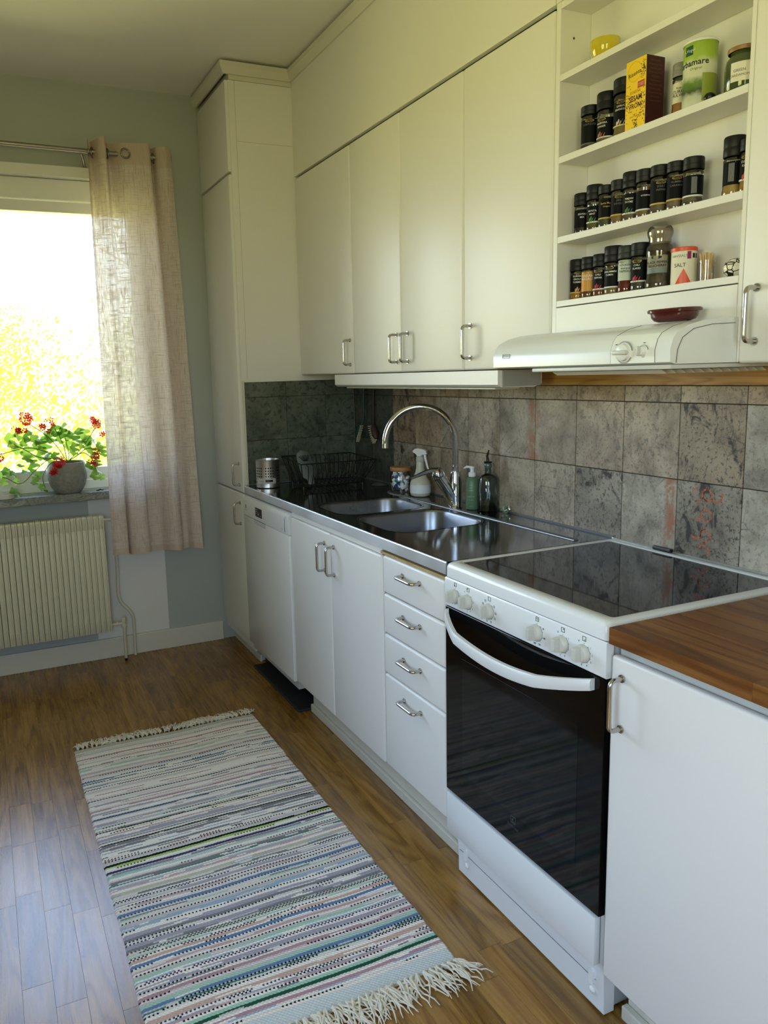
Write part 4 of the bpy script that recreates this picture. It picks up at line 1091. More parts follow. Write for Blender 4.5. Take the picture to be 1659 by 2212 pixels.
# ------------------------------------------------------------------ spice jars
JG = 'spice jars on the open shelves'
JGL = glassy('spice_glass', (0.93, 0.93, 0.9), 0.06, 0.05)
LBL_D = simple('label_black', '#05060a', 0.6, spec=0.15)
AZ = math.radians(227)       # towards the room
def spice(y, zs, h, r, content, label, cap='#0b0b0f', caph=0.030, lab=LBL_D, lz=(0.022, 0.066), lines=(), az=AZ, x=-0.238, band=PRINT_W, oval=True, fill=0.85, pic=None, txt=None, grp=JG, capr=None, barcode=False):
    z0 = zs+0.0004
    t_ = thing('spice_jar', label, 'jar', (x, y, z0), grp)
    hb = h-caph; cr = capr or r*0.99
    b = bmesh.new(); lathe(b, [(0, 0.0005), (r*0.92, 0.0005), (r, 0.003), (r, 0.014), (r*0.95, 0.018), (r*0.95, hb*0.84), (r*0.99, hb*0.92), (r*0.84, hb*0.985), (r*0.84, hb)], (x, y, z0), 24)
    obj('glass', b, JGL, t_, smooth=50)
    b = bmesh.new(); rr2 = r*0.90; lathe(b, [(0, 0.003), (rr2, 0.003), (rr2*1.02, 0.012), (rr2*0.98, 0.02), (rr2*0.98, hb*fill), (0, hb*fill+0.001)], (x, y, z0), 20)
    obj('contents', b, simple('spice_'+content[1:], content, 0.9, var=0.35, nscale=500), t_, smooth=50)
    b = bmesh.new(); lathe(b, [(cr, 0), (cr*1.03, 0.001), (cr*1.03, caph*0.42), (cr*1.0, caph*0.45), (cr*1.02, caph*0.52), (cr*1.02, caph*0.93), (cr*0.95, caph), (0, caph)], (x, y, z0+hb), 28)
    obj('cap', b, simple('cap_'+cap[1:], cap, 0.5, spec=0.35), t_, smooth=35)
    rl = r*0.955
    b = bmesh.new(); patch(b, x, y, rl, az-math.radians(100), az+math.radians(100), z0+lz[0], z0+lz[1], 18)
    lb = obj('label', b, lab, t_)
    rl += 0.0002
    if band is not None:
        b = bmesh.new(); patch(b, x, y, rl, az-math.radians(98), az+math.radians(98), z0+lz[0]-0.0005, z0+lz[0]+0.003, 18); obj('label_band', b, band, lb)
    if oval:
        b = bmesh.new(); n_ = 18
        for q in range(n_):
            a0, a1 = 2*PI*q/n_, 2*PI*(q+1)/n_; vs = []
            for a_, k_ in ((a0, 1), (a1, 1), (a1, 0.86), (a0, 0.86)):
                ph = az+0.011*k_*math.cos(a_)/rl; vs.append(b.verts.new((x+(rl+0.0002)*math.cos(ph), y+(rl+0.0002)*math.sin(ph), z0+lz[1]-0.0035+0.0034*k_*math.sin(a_))))
            b.faces.new(vs)
        obj('oval_emblem', b, PRINT_G, lb)
        text('lettering', 'Santa Maria', 0.0034, PRINT_G, lb, (0, 0, z0+lz[1]-0.0038), wrap=(x, y, rl+0.0001, az))
    tm = txt or PRINT_W
    for k_, ln in enumerate(lines):
        s_t, sz = ln if isinstance(ln, tuple) else (ln, 0.0062)
        text('lettering', s_t, sz, tm, lb, (0, 0, z0+lz[1]-0.012-k_*0.0075), wrap=(x, y, rl+0.0002, az), bold=0.00006)
    if pic:
        b = bmesh.new()
        for q in range(5):
            a_ = az+(q-2)*0.16; zz = z0+lz[0]+0.006+(q % 2)*0.004
            vs = []
            for s in range(8):
                w_ = 2*PI*s/8; ph = a_+0.0026*math.cos(w_)/rl; vs.append(b.verts.new((x+(rl+0.0003)*math.cos(ph), y+(rl+0.0003)*math.sin(ph), zz+0.0055*math.sin(w_+0.5*q))))
            b.faces.new(vs)
        obj('label_picture', b, simple('pic_'+pic[1:], pic, 0.5), lb)
    if barcode:
        b = bmesh.new()
        for q in range(9):
            a_ = az-0.15+q*0.062
            patch(b, x, y, rl+0.0002, a_, a_+0.03, z0+lz[0]+0.006, z0+lz[1]-0.004, 1)
        obj('barcode', b, simple('barcode_grey', '#8d8f90', 0.5), lb)
    return t_
S4, S3, S2, S1 = SZ[4][1], SZ[3][1], SZ[2][1], SZ[1][1]
AMB = simple('label_amber', '#c58a2a', 0.45)
# bottom shelf, left to right
spice(-0.079, S4, 0.104, 0.0205, '#b07a20', 'spice jar at the left end of the bottom shelf, ochre top on its black label', lab=LBL_D, lz=(0.018, 0.072), lines=('GURKMEJA', 'GROUND', 'TURMERIC'), az=AZ+0.1, pic='#b98a58', band=PRINT_G)
spice(-0.121, S4, 0.104, 0.0205, '#6b4a26', 'spice jar with amber label reading garam masala, second on the bottom shelf', lab=AMB, lz=(0.018, 0.068), lines=(('GARAM', 0.009), ('MASALA', 0.009)), az=AZ-0.25, band=None)
spice(-0.163, S4, 0.105, 0.0205, '#7a4b2c', 'spice jar with red chillies on black label, third on the bottom shelf', lz=(0.018, 0.066), lines=('CHILI', 'PEPPAR'), az=AZ-0.4, pic='#a3252a')
spice(-0.206, S4, 0.118, 0.0225, '#8a744a', 'taller spice jar with white-lettered cumin label, fourth on the bottom shelf', caph=0.038, lz=(0.018, 0.068), lines=('SPISKUMMIN', 'CUMIN'), az=AZ-0.5)
spice(-0.249, S4, 0.112, 0.0205, '#6a2318', 'paprika jar with grey-green cap and pale green label', cap='#2c342e', lab=simple('label_pale_green', '#b9c4b4', 0.5), lz=(0.030, 0.078), lines=(('KOCKENS', 0.0062), 'ekologisk', ('PAPRIKA', 0.0078)), az=AZ-0.2, band=None, oval=False, txt=PRINT, caph=0.030)
spice(-0.292, S4, 0.112, 0.0215, '#4b463e', 'spice jar with long red chilli on black label, between paprika jar and pepper grinder', lz=(0.022, 0.072), lines=('CHILI', 'FLAKES'), az=AZ-0.45, pic='#b12838')
# pepper grinder
gx, gy, gz = -0.238, -0.350, S4+0.0004
pg = thing('pepper_grinder', 'large glass pepper grinder with clear top, tallest on the bottom shelf', 'grinder', (gx, gy, gz))
b = bmesh.new(); lathe(b, [(0, 0.0005), (0.029, 0.0005), (0.031, 0.004), (0.0305, 0.014), (0.0275, 0.024), (0.0275, 0.070), (0.030, 0.080), (0.029, 0.094), (0.023, 0.102)], (gx, gy, gz), 28); obj('glass', b, JGL, pg, smooth=50)
b = bmesh.new(); lathe(b, [(0, 0.003), (0.027, 0.003), (0.029, 0.010), (0.026, 0.024), (0.026, 0.070), (0.028, 0.08), (0.027, 0.093), (0.020, 0.1), (0, 0.1)], (gx, gy, gz), 24); obj('contents', b, simple('peppercorns', '#4a3f30', 0.85, var=0.6, nscale=350), pg, smooth=50)
b = bmesh.new(); lathe(b, [(0.023, 0.102), (0.0245, 0.104), (0.0245, 0.112), (0.027, 0.118), (0.0285, 0.124), (0.0285, 0.130), (0.026, 0.136), (0.024, 0.139), (0, 0.139)], (gx, gy, gz), 16); obj('grinder_top', b, glassy('grinder_plastic', (0.86, 0.82, 0.74), 0.12, 0.16), pg, smooth=30)
b = bmesh.new(); lathe(b, [(0, 0.1), (0.020, 0.1), (0.021, 0.112), (0.022, 0.130), (0.020, 0.1335), (0, 0.134)], (gx, gy, gz), 20); obj('mill', b, simple('mill', '#9d9280', 0.4), pg)
b = bmesh.new(); patch(b, gx, gy, 0.0279, AZ-0.9-0.3, AZ+0.9-0.3, gz+0.034, gz+0.074, 16); lb = obj('label', b, simple('label_taupe', '#8d8670', 0.5), pg)
b = bmesh.new(); patch(b, gx, gy, 0.0282, AZ-0.85-0.3, AZ+0.85-0.3, gz+0.034, gz+0.046, 12); obj('label_band', b, simple('label_slate', '#6e7a78', 0.5), lb)
text('lettering', 'BLACK PEPPER', 0.0075, PRINT, lb, (0, 0, gz+0.0575), wrap=(gx, gy, 0.0283, AZ-0.3), bold=0.00018)
text('lettering', 'TELLICHERRY', 0.0075, PRINT, lb, (0, 0, gz+0.0500), wrap=(gx, gy, 0.0283, AZ-0.3), bold=0.00018)
b = bmesh.new()
vs = [b.verts.new((gx+0.0283*math.cos(AZ-0.3+0.012*math.cos(a)/0.0283), gy+0.0283*math.sin(AZ-0.3+0.012*math.cos(a)/0.0283), gz+0.069+0.004*math.sin(a))) for a in [2*PI*q/18 for q in range(18)]]; b.faces.new(vs); obj('oval_emblem', b, PRINT, lb)
# salt tub
sx_, sy_, sz_ = -0.238, -0.420, S4+0.0004
st_ = thing('salt_tub', 'white cardboard salt tub with orange lid and orange triangle', 'tub', (sx_, sy_, sz_))
b = bmesh.new(); lathe(b, [(0, 0), (0.0265, 0), (0.0265, 0.073), (0, 0.073)], (sx_, sy_, sz_), 30); bd = obj('tub', b, simple('salt_paper', '#ddd6c2', 0.6), st_, smooth=40)
ORN = simple('orange_plastic', '#d4502a', 0.4)
b = bmesh.new(); lathe(b, [(0.0275, 0.0), (0.0280, 0.003), (0.0280, 0.0075), (0.0265, 0.009), (0, 0.009)], (sx_, sy_, sz_+0.0725), 30); obj('lid', b, ORN, st_, smooth=40)
b = bmesh.new()
for q in range(16):
    p0, p1 = AZ-0.62+q*0.085-0.15, AZ-0.62+(q+1)*0.085-0.15
    h0_, h1_ = [0.034*max(0, 1-abs(2*(q+e_)/16-1)) for e_ in (0, 1)]
    vs = [b.verts.new((sx_+0.0268*math.cos(p), sy_+0.0268*math.sin(p), sz_+zz)) for p, zz in ((p0, 0.001), (p1, 0.001), (p1, 0.001+h1_), (p0, 0.001+h0_))]; b.faces.new(vs)
obj('triangle_print', b, ORN, bd)
text('lettering', 'HAVSSALT', 0.0075, PRINT_GREY, bd, (0, 0, sz_+0.062), wrap=(sx_, sy_, 0.0267, AZ-0.45))
text('lettering', 'SALT', 0.0115, PRINT, bd, (0, 0, sz_+0.042), wrap=(sx_, sy_, 0.0267, AZ-0.4))
b = bmesh.new(); patch(b, sx_, sy_, 0.0268, AZ+0.16, AZ+0.48, sz_+0.055, sz_+0.071, 5); obj('badge_print', b, simple('magenta_print', '#8d1b57', 0.5), bd)
b = bmesh.new(); patch(b, sx_, sy_, 0.0268, AZ+0.62, AZ+0.86, sz_+0.057, sz_+0.067, 4); patch(b, sx_, sy_, 0.0268, AZ+0.95, AZ+1.2, sz_+0.057, sz_+0.067, 4); obj('badge_print', b, PRINT, bd)
# toothpicks in a clear cup
tx, ty, tz = -0.240, -0.484, S4+0.0004
tp = thing('toothpick_holder', 'clear cup packed with wooden toothpicks beside the salt tub', 'toothpicks', (tx, ty, tz))
b = bmesh.new(); lathe(b, [(0, 0.0005), (0.015, 0.0005), (0.0165, 0.046), (0.0163, 0.046)], (tx, ty, tz), 24); obj('cup', b, JGL, tp, smooth=50)
rt_ = random.Random(9)
PW = simple('toothpick_wood', '#d2b483', 0.6)
for q in range(46):
    a, r1, r2 = rt_.uniform(0, 2*PI), rt_.uniform(0, 0.012), rt_.uniform(0.004, 0.018)
    a2 = a+rt_.uniform(-0.5, 0.5)
    p0 = Vector((tx+r1*math.cos(a), ty+r1*math.sin(a), tz+0.002)); p1 = Vector((tx+r2*math.cos(a2), ty+r2*math.sin(a2), tz+0.062+rt_.uniform(-0.004, 0.003)))
    b = bmesh.new(); tube(b, [p0, p0.lerp(p1, 0.93), p1], [0.0010, 0.0010, 0.0003], 5); obj('toothpick', b, PW, tp)
# round patterned egg-timer ball
b = bmesh.new(); lathe(b, [(0, 0)]+[(0.0235*math.sin(a), 0.0205-0.0205*math.cos(a)) for a in [PI*q/14 for q in range(1, 14)]]+[(0, 0.041)], (0, 0, 0), 28)
t = NT('ink_pattern'); v = t.coords(); vo = t.n('TexVoronoi', {'Vector': t.n('Mapping', {'Vector': v, 'Location': (3.1, 0.4, 2)}).outputs[0], 'Scale': 75.0}, feature='DISTANCE_TO_EDGE').outputs['Distance']
n_ = t.noise(v, 120, 2)
INK = t.pbr(t.ramp(t.math('ADD', vo, t.math('MULTIPLY', n_, 0.06)), [(0.08, S('#14151c')), (0.10, S('#e2decb'))], 'CONSTANT'), 0.25)
ball = obj('patterned_shaker', b, INK, None, smooth=60); ball.location = (-0.243, -0.556, S4+0.0002); tag(ball, 'round white shaker with black brush pattern at the right end of bottom shelf', 'shaker')
# third shelf up (middle)
spice(-0.090, S3, 0.103, 0.0205, '#33302a', 'darkest spice jar at the left end of the middle shelf, in the corner shade', lines=('KRYDD', 'MIX'), lz=(0.014, 0.062), oval=False, band=None)
spice(-0.135, S3, 0.114, 0.0205, '#5c5a38', 'spice jar with green mint leaves on the label, second on the middle shelf', caph=0.036, lz=(0.022, 0.062), lines=('MYNTA', 'MINT'), az=AZ-0.3, pic='#4e7a3c', oval=False)
spice(-0.176, S3, 0.104, 0.0200, '#4a4a38', 'spice jar with gold lettering and drawn grass, third on the middle shelf', caph=0.020, lz=(0.024, 0.072), lines=(('Santa Maria', 0.0066), ('Oregano', 0.0048)), txt=PRINT_G, oval=False, band=PRINT_G)
spice(-0.218, S3, 0.107, 0.0200, '#8d6f48', 'spice jar with gold oval and pinkish brown spice, fourth on the middle shelf', caph=0.024, lz=(0.024, 0.070), lines=('GRILL', 'KRYDDA'), band=PRINT_G, txt=PRINT_GREY)
spice(-0.258, S3, 0.116, 0.0210, '#6d5a48', 'spice jar with basil leaf picture, fifth on the middle shelf, tall two-step cap', caph=0.036, lz=(0.020, 0.066), lines=('TIMJAN', 'THYME'), az=AZ-0.35, pic='#3f7040', oval=False)
spice(-0.300, S3, 0.112, 0.0210, '#83694a', 'spice jar with near-plain black label and stepped cap, sixth on the middle shelf', caph=0.028, lz=(0.020, 0.064), lines=(('VITPEPPAR', 0.0045),), oval=False)
spice(-0.345, S3, 0.110, 0.0225, '#665a4c', 'wide spice jar with gold oval high on the shoulder, seventh on the middle shelf', caph=0.024, lz=(0.024, 0.074), lines=('SVART', 'PEPPAR'), txt=PRINT_GREY, band=PRINT_G)
spice(-0.390, S3, 0.107, 0.0205, '#7b6a5a', 'spice jar with bright gold oval emblem, eighth on the middle shelf', caph=0.022, lz=(0.024, 0.074), lines=('KUMMIN', 'CARAWAY'), txt=PRINT_GREY, band=PRINT_G)
spice(-0.436, S3, 0.105, 0.0215, '#5d5344', 'spice jar turned to show a barcode, last of the long row on the middle shelf', caph=0.026, lz=(0.022, 0.066), lines=(), barcode=True, oval=False, az=AZ-0.1, fill=0.25)
spice(-0.538, S3, 0.120, 0.0215, '#b3944e', 'tall spice jar with barcode and yellow powder, at the right end of middle shelf', caph=0.040, lz=(0.024, 0.070), barcode=True, oval=False, az=AZ-0.5, band=None)
spice(-0.574, S3, 0.107, 0.0190, '#b1843a', 'curry jar half hidden behind the right cupboard door on the middle shelf', caph=0.024, lz=(0.026, 0.074), lines=('CURRY /', 'KARRI'), az=AZ-0.5, pic='#b14a2e')
# second shelf
spice(-0.113, S2, 0.108, 0.0235, '#2e2a26', 'squat black spice jar in shade at the left end of the second shelf', caph=0.022, lz=(0.016, 0.074), lines=('LOKPULVER',), az=AZ-0.1, band=PRINT_GREY, txt=PRINT_GREY)
spice(-0.170, S2, 0.122, 0.0245, '#6b5c46', 'spice jar with brown root pictured on the label, second on the second shelf', caph=0.040, lz=(0.016, 0.062), lines=('INGEF\u00c4RA', 'GINGER'), az=AZ-0.6, pic='#a3704c', fill=0.5)
spice(-0.230, S2, 0.134, 0.0280, '#8a7440', 'large jar of yellow-brown garlic powder next to the yellow sesame box', caph=0.034, lz=(0.026, 0.082), lines=('GARLIC', 'GRANULES'), az=AZ-0.45, pic='#cdb6a4', band=simple('label_cream', '#c9bf7e', 0.5))
# sesame box, front turned to the room
sbx = thing('sesame_box', 'yellow cardboard box of black sesame seeds on the second shelf', 'box', (-0.25, -0.292, S2))
YEL = simple('box_yellow', '#efc713', 0.45, var=0.01); MAR = simple('box_maroon', '#3a1214', 0.5)
B0, B1, BX0, BX1, BZ0, BZ1 = -0.330, -0.270, -0.277, -0.222, S2+0.0004, S2+0.150
obj('carton', B(BX0, BX1, B0, B1, BZ0, BZ1, bev=0.0005, seg=1), MAR, sbx)
fr_ = obj('front_print', B(BX0-0.0003, BX0+0.0002, B0+0.0003, B1-0.0002, BZ0+0.0003, BZ1-0.0003), YEL, sbx)
ym = (B0+B1)/2
b = bmesh.new()
for q in range(32):
    a0, a1 = 2*PI*q/32, 2*PI*(q+1)/32
    vs = [b.verts.new((BX0-0.0006, ym+0.004+r_*math.cos(a), BZ1-0.026+r_*math.sin(a))) for a, r_ in ((a0, 0.0208), (a1, 0.0208), (a1, 0.0203), (a0, 0.0203))]; b.faces.new(vs)
obj('circle_print', b, simple('ochre_print', '#a8860c', 0.5), fr_)
FX = BX0-0.0004
tm_ = simple('maroon_print', '#4a1418', 0.5)
text('lettering', 'Risenta', 0.0130, PRINT, fr_, (FX, ym+0.004, BZ1-0.030), right=(0, -1, 0.12), upv=(0, 0.12, 1), bold=0.0001)
b = bmesh.new(); box(b, FX-0.0003, FX, B0+0.004, B0+0.024, BZ1-0.064, BZ1-0.050); obj('red_tag', b, simple('red_print', '#b8452c', 0.5), fr_)
text('lettering', '100% RAW\nAV FR\u00d6N', 0.0038, PRINT_W, fr_, (FX-0.0004, B0+0.014, BZ1-0.057))
text('lettering', 'SVARTA', 0.0105, simple('orange_print_b', '#b86a1c', 0.5), fr_, (FX, ym+0.001, BZ0+0.080), sx=0.85)
text('lettering', 'SESAM', 0.0165, tm_, fr_, (FX, ym, BZ0+0.066), sx=0.82, bold=0.0004)
text('lettering', 'FR\u00d6N', 0.0150, tm_, fr_, (FX, ym, BZ0+0.050), sx=0.85, bold=0.0003)
text('lettering', 'MUSTA\nSEESAMINSIEMEN', 0.0042, simple('orange_print_b', '#b86a1c', 0.5), fr_, (FX, ym, BZ0+0.030))
b = bmesh.new(); rs_ = random.Random(4)
for cy_, cz_, n_, sp_ in ((B0+0.006, BZ1-0.028, 55, 0.010), (B1-0.007, BZ0+0.060, 75, 0.016), (B0+0.007, BZ0+0.050, 80, 0.017), (ym-0.002, BZ0+0.010, 50, 0.009)):
    for q in range(n_):
        y_ = cy_+rs_.gauss(0, sp_*0.45); z_ = cz_+rs_.gauss(0, sp_)
        if not (B0+0.002 < y_ < B1-0.002 and BZ0+0.002 < z_ < BZ1-0.002): continue
        a = rs_.uniform(0, PI); l_, w_ = 0.0018, 0.0009
        vs = [b.verts.new((BX0-0.0006, y_+l_*math.cos(a+k_)*(1 if k_ in (0, PI) else w_/l_), z_+l_*math.sin(a+k_)*(1 if k_ in (0, PI) else w_/l_))) for k_ in (0, PI/2, PI, 3*PI/2)]; b.faces.new(vs)
obj('seed_print', b, PRINT, fr_)
for q in range(11): text('lettering', ('Svarta sesamfr\u00f6n', 'N\u00e4ringsv\u00e4rde per 100 g', 'Ingredienser: sesam', 'F\u00f6rvaras torrt och svalt', 'Energi 2500 kJ')[q % 5], 0.0042, simple('brown_print', '#7c4a3c', 0.6), sbx, ((BX0+BX1)/2, B0-0.0001, BZ1-0.010-q*0.0085), right=(1, 0, 0), upv=(0, 0, 1))
# curry tube
spice(-0.389, S2, 0.113, 0.0175, '#a8702a', 'slim curry powder jar with grey cap and cream label, between sesame box and green tub', cap='#85857c', caph=0.028, lab=simple('label_cream2', '#d3cdb8', 0.5), lz=(0.030, 0.072), lines=(('Finely', 0.005), ('CURRY', 0.0095), ('PULVER', 0.0085)), txt=PRINT, oval=False, band=None, az=AZ-0.3, x=-0.235)
# green seasoning tub
ux, uy, uz = -0.240, -0.443, S2+0.0004
gt = thing('seasoning_tub', 'tall green and white cardboard seasoning tub with white lid', 'tub', (ux, uy, uz))
t = NT('green_tub_print'); zc_ = t.n('SeparateXYZ', {0: t.n('TexCoord').outputs['Object']}).outputs['Z']
nn_ = t.noise(t.coords((1, 1, 1)), 60, 3)
zz_ = t.math('ADD', zc_, t.math('MULTIPLY', t.math('SUBTRACT', nn_, 0.5), 0.02))
GTP = t.pbr(t.ramp(t.n('MapRange', {'Value': zz_, 'From Min': 0.0, 'From Max': 0.14}).outputs[0], [(0.0, S('#cfd0c4')), (0.16, S('#b9bda6')), (0.24, S('#3d4a1c')), (0.36, S('#5f8020')), (0.46, S('#c9cdb0')), (0.62, S('#cfd2b4')), (0.72, S('#9db83a')), (1.0, S('#87a626'))]), 0.45)
b = bmesh.new(); lathe(b, [(0, 0), (0.0335, 0), (0.0335, 0.131), (0, 0.131)], (0, 0, 0), 32)
bd = obj('tub', b, GTP, gt, smooth=40); bd.location = (0, 0, 0)
b = bmesh.new(); lathe(b, [(0.0345, 0.0), (0.0345, 0.004), (0.031, 0.0075), (0, 0.0075)], (ux, uy, uz+0.130), 32); obj('lid', b, WHITE_PL, gt, smooth=40)
b = bmesh.new(); patch(b, ux, uy, 0.0337, AZ-1.1, AZ-0.55, uz+0.105, uz+0.124, 7); lbd = obj('badge_print', b, simple('dark_green_print', '#0d4a31', 0.5), gt)
text('lettering', 'A.Vogel', 0.0085, PRINT_W, lbd, (0, 0, uz+0.1145), wrap=(ux, uy, 0.0338, AZ-0.82))
text('lettering', 'Herbamare', 0.0170, PRINT, gt, (0, 0, uz+0.089), wrap=(ux, uy, 0.0337, AZ-0.75), bold=0.0003)
text('lettering', 'Original', 0.0075, simple('green_letter', '#4c7a2c', 0.5), gt, (0, 0, uz+0.077), wrap=(ux, uy, 0.0337, AZ-0.35))
b = bmesh.new(); patch(b, ux, uy, 0.0338, AZ+0.05, AZ+1.25, uz+0.012, uz+0.066, 8)
obj('side_print', b, simple('olive_print', '#8c9a3a', 0.5), gt)
# black cap lying, green jar
b = bmesh.new(); bmesh.ops.create_uvsphere(b, u_segments=18, v_segments=10, radius=0.012)
for v_ in b.verts: v_.co.z = v_.co.z*0.85
lid_ = obj('stopper', b, BLACK, None, smooth=50); lid_.location = (-0.262, -0.490, S2+0.0104); tag(lid_, 'small black stopper lying between green tub and green jar', 'stopper')
vx, vy, vz = -0.248, -0.556, S2+0.0004
gj = thing('herb_jar', 'green glass jar with cork-coloured lid and white label, beside the right door', 'jar', (vx, vy, vz))
b = bmesh.new(); lathe(b, [(0, 0.0005), (0.031, 0.0005), (0.034, 0.005), (0.034, 0.050), (0.032, 0.060), (0.025, 0.068), (0.025, 0.074)], (vx, vy, vz), 28); obj('glass', b, simple('green_glass', '#3f4b26', 0.12, coat=0.6), gj, smooth=50)
b = bmesh.new(); lathe(b, [(0.029, 0), (0.030, 0.002), (0.030, 0.008), (0, 0.009)], (vx, vy, vz+0.074), 28); obj('lid', b, simple('copper_lid', '#8d6a3e', 0.4), gj, smooth=40)
b = bmesh.new(); patch(b, vx, vy, 0.0343, AZ-0.85, AZ+0.25, vz+0.014, vz+0.050, 12); lb = obj('label', b, simple('paper_label', '#dcd8c6', 0.6), gj)
text('lettering', 'GREEN', 0.0075, PRINT_GREY, lb, (0, 0, vz+0.034), wrap=(vx, vy, 0.0345, AZ-0.35)); text('lettering', 'CARDAMOM', 0.0065, PRINT_GREY, lb, (0, 0, vz+0.025), wrap=(vx, vy, 0.0345, AZ-0.35))
# yellow bowl on the top shelf
b = bmesh.new(); lathe(b, [(0, 0.0005), (0.018, 0.0005), (0.022, 0.002), (0.030, 0.012), (0.0345, 0.028), (0.0355, 0.046), (0.0345, 0.048), (0.033, 0.045), (0.029, 0.016), (0.018, 0.006), (0, 0.005)], (-0.240, -0.160, S1), 36)
tag(obj('bowl', b, simple('yellow_glaze', '#c9b51c', 0.12, coat=0.5, var=0.03), None, smooth=60), 'small glossy yellow bowl alone on the top shelf', 'bowl')
# dark red dish on the hood
b = bmesh.new()
rings = []
for ins, z_ in ((0.016, 0.0), (0.009, 0.003), (0.005, 0.010), (0.004, 0.018), (0.0, 0.0195), (-0.001, 0.024), (0.001, 0.027), (0.005, 0.027), (0.007, 0.022), (0.012, 0.008)):
    rings.append([b.verts.new((x_, y_, z_)) for x_, y_ in rrect(-0.038+ins, 0.038-ins, -0.053+ins, 0.053-ins, 0.028, 6)])
for a, c in zip(rings, rings[1:]):
    for i_ in range(len(a)): b.faces.new((a[i_], a[(i_+1) % len(a)], c[(i_+1) % len(a)], c[i_]))
b.faces.new(rings[0][::-1]); b.faces.new(rings[-1])
dsh = obj('dish', b, simple('oxblood_glaze', '#4a1614', 0.15, coat=0.4), None, smooth=50); dsh.location = (-0.342, -0.495, 1.5010); dsh.rotation_euler = (0, math.radians(-1.5), 0.05)
tag(dsh, 'shallow oval dark red dish lying on top of the cooker hood', 'dish')

# ------------------------------------------------------------------ radiator and pipes
RAD = simple('radiator_enamel', '#d6d3bb', 0.42, var=0.04, nscale=6)
rd = thing('radiator', 'old cream ribbed radiator under the window sill', 'radiator', (-1.6, 2.18, 0.17))
RX1 = -1.207
fm = None
b = bmesh.new()
box(b, -0.0120, 0.0120, 2.122, 2.165, 0.176, 0.765, bev=0.005)
box(b, 0.0065, 0.0125, 2.112, 2.13, 0.180, 0.768, bev=0.0025)
for z0, z1 in ((0.70, 0.755), (0.185, 0.235)):
    box(b, -0.008, -0.004, 2.116, 2.13, z0, z1, bev=0.0018); box(b, 0.0, 0.004, 2.116, 2.13, z0, z1, bev=0.0018)
first = obj('radiator_fin', b, RAD, rd, smooth=40)
for k in range(36):
    xx = RX1-0.013-k*0.0262
    o = first if k == 0 else bpy.data.objects.new('radiator_fin', first.data)
    if k: COL.objects.link(o); o.parent = rd
    o.location = Vector((xx, 0, 0))-wloc(rd)
b = bmesh.new(); tube(b, [(RX1-0.001, 2.145, 0.738), (RX1-0.93, 2.145, 0.738)], 0.016, 12); tube(b, [(RX1-0.001, 2.145, 0.205), (RX1-0.93, 2.145, 0.205)], 0.016, 12); obj('header_pipe', b, RAD, rd, smooth=50)
b = bmesh.new()
for z_ in (0.735, 0.208):
    tube(b, [(-1.7, 2.16, z_), (-1.7, YW-0.0005, z_)], 0.008, 8)
obj('wall_bracket', b, RAD, rd)
PIPE = simple('pipe_paint', '#d2cdb9', 0.45, var=0.05)
pp = thing('heating_pipe', 'thin painted heating pipe bending down the wall beside the radiator', 'pipe', (-1.1, 2.23, 0))
b = bmesh.new()
tube(b, arcpts([(RX1+0.002, 2.150, 0.738), (-1.148, 2.150, 0.738), (-1.148, 2.222, 0.735), (-1.145, 2.226, 0.46), (-1.153, 2.224, 0.30), (-1.083, 2.224, 0.225), (-1.083, 2.227, 0.13), (-1.085, 2.226, 0.001)], 0.05, 7), 0.0078, 12)
obj('pipe', b, PIPE, pp, smooth=60)
vv = thing('radiator_valve', 'painted radiator valve with short pipe to the floor, at the lower radiator corner', 'valve', (-1.16, 2.15, 0))
b = bmesh.new(); tube(b, [(RX1+0.002, 2.145, 0.205), (-1.150, 2.145, 0.205)], 0.007, 12); tube(b, [(-1.183, 2.145, 0.205), (-1.172, 2.145, 0.205)], 0.0125, 6); obj('coupling', b, PIPE, vv, smooth=40)
b = bmesh.new(); lathe(b, [(0.008, -0.02), (0.0125, -0.018), (0.0125, -0.008), (0.009, -0.004), (0.009, 0.008), (0.013, 0.010), (0.013, 0.024), (0.008, 0.028), (0, 0.028)], (-1.145, 2.145, 0.205), 14); obj('valve_body', b, PIPE, vv, smooth=30)
b = bmesh.new(); tube(b, [(-1.145, 2.145, 0.188), (-1.143, 2.158, 0.1), (-1.141, 2.172, 0.012)], 0.0075, 12); pv = obj('pipe', b, PIPE, vv, smooth=60)
b = bmesh.new(); tube(b, [(-1.141, 2.172, 0.012), (-1.141, 2.172, 0.001)], 0.0078, 12); obj('bare_pipe_end', b, DARK, vv)

# ------------------------------------------------------------------ curtain and rod
ROD = simple('rod_steel', '#a39c90', 0.3, 1.0)
rdx = thing('curtain_rod', 'brushed steel curtain rod above the window', 'curtain rod', (-1.5, 2.167, 2.457))
b = bmesh.new(); tube(b, [(-3.1, 2.167, 2.480), (-0.775, 2.167, 2.452)], 0.0105, 16); obj('rod', b, ROD, rdx, smooth=60)
b = bmesh.new(); tube(b, [(-0.775, 2.167, 2.452), (-0.760, 2.167, 2.452)], 0.0145, 16); obj('finial', b, ROD, rdx, smooth=40)
b = bmesh.new(); tube(b, [(-1.175, 2.167, 2.444), (-1.165, 2.21, 2.43), (-1.150, YW-0.001, 2.40)], 0.006, 8); obj('bracket', b, ROD, rdx, smooth=40)
cu = thing('curtain', 'sheer beige linen eyelet curtain at the right side of the window', 'curtain', (-0.97, 2.167, 0.56))
t = NT('sheer_linen'); v1 = t.coords((260, 260, 14)); v2 = t.coords((16, 16, 420)); n1 = t.noise(v1, 1.0, 3, 0.6); n2 = t.noise(v2, 1.0, 3, 0.6)
sl_ = t.ramp(t.math('MAXIMUM', n1, n2), [(0.50, 0.0), (0.70, 1.0)])
colr = t.mix(sl_, S('#e4d8d0'), S('#c4b5aa'))
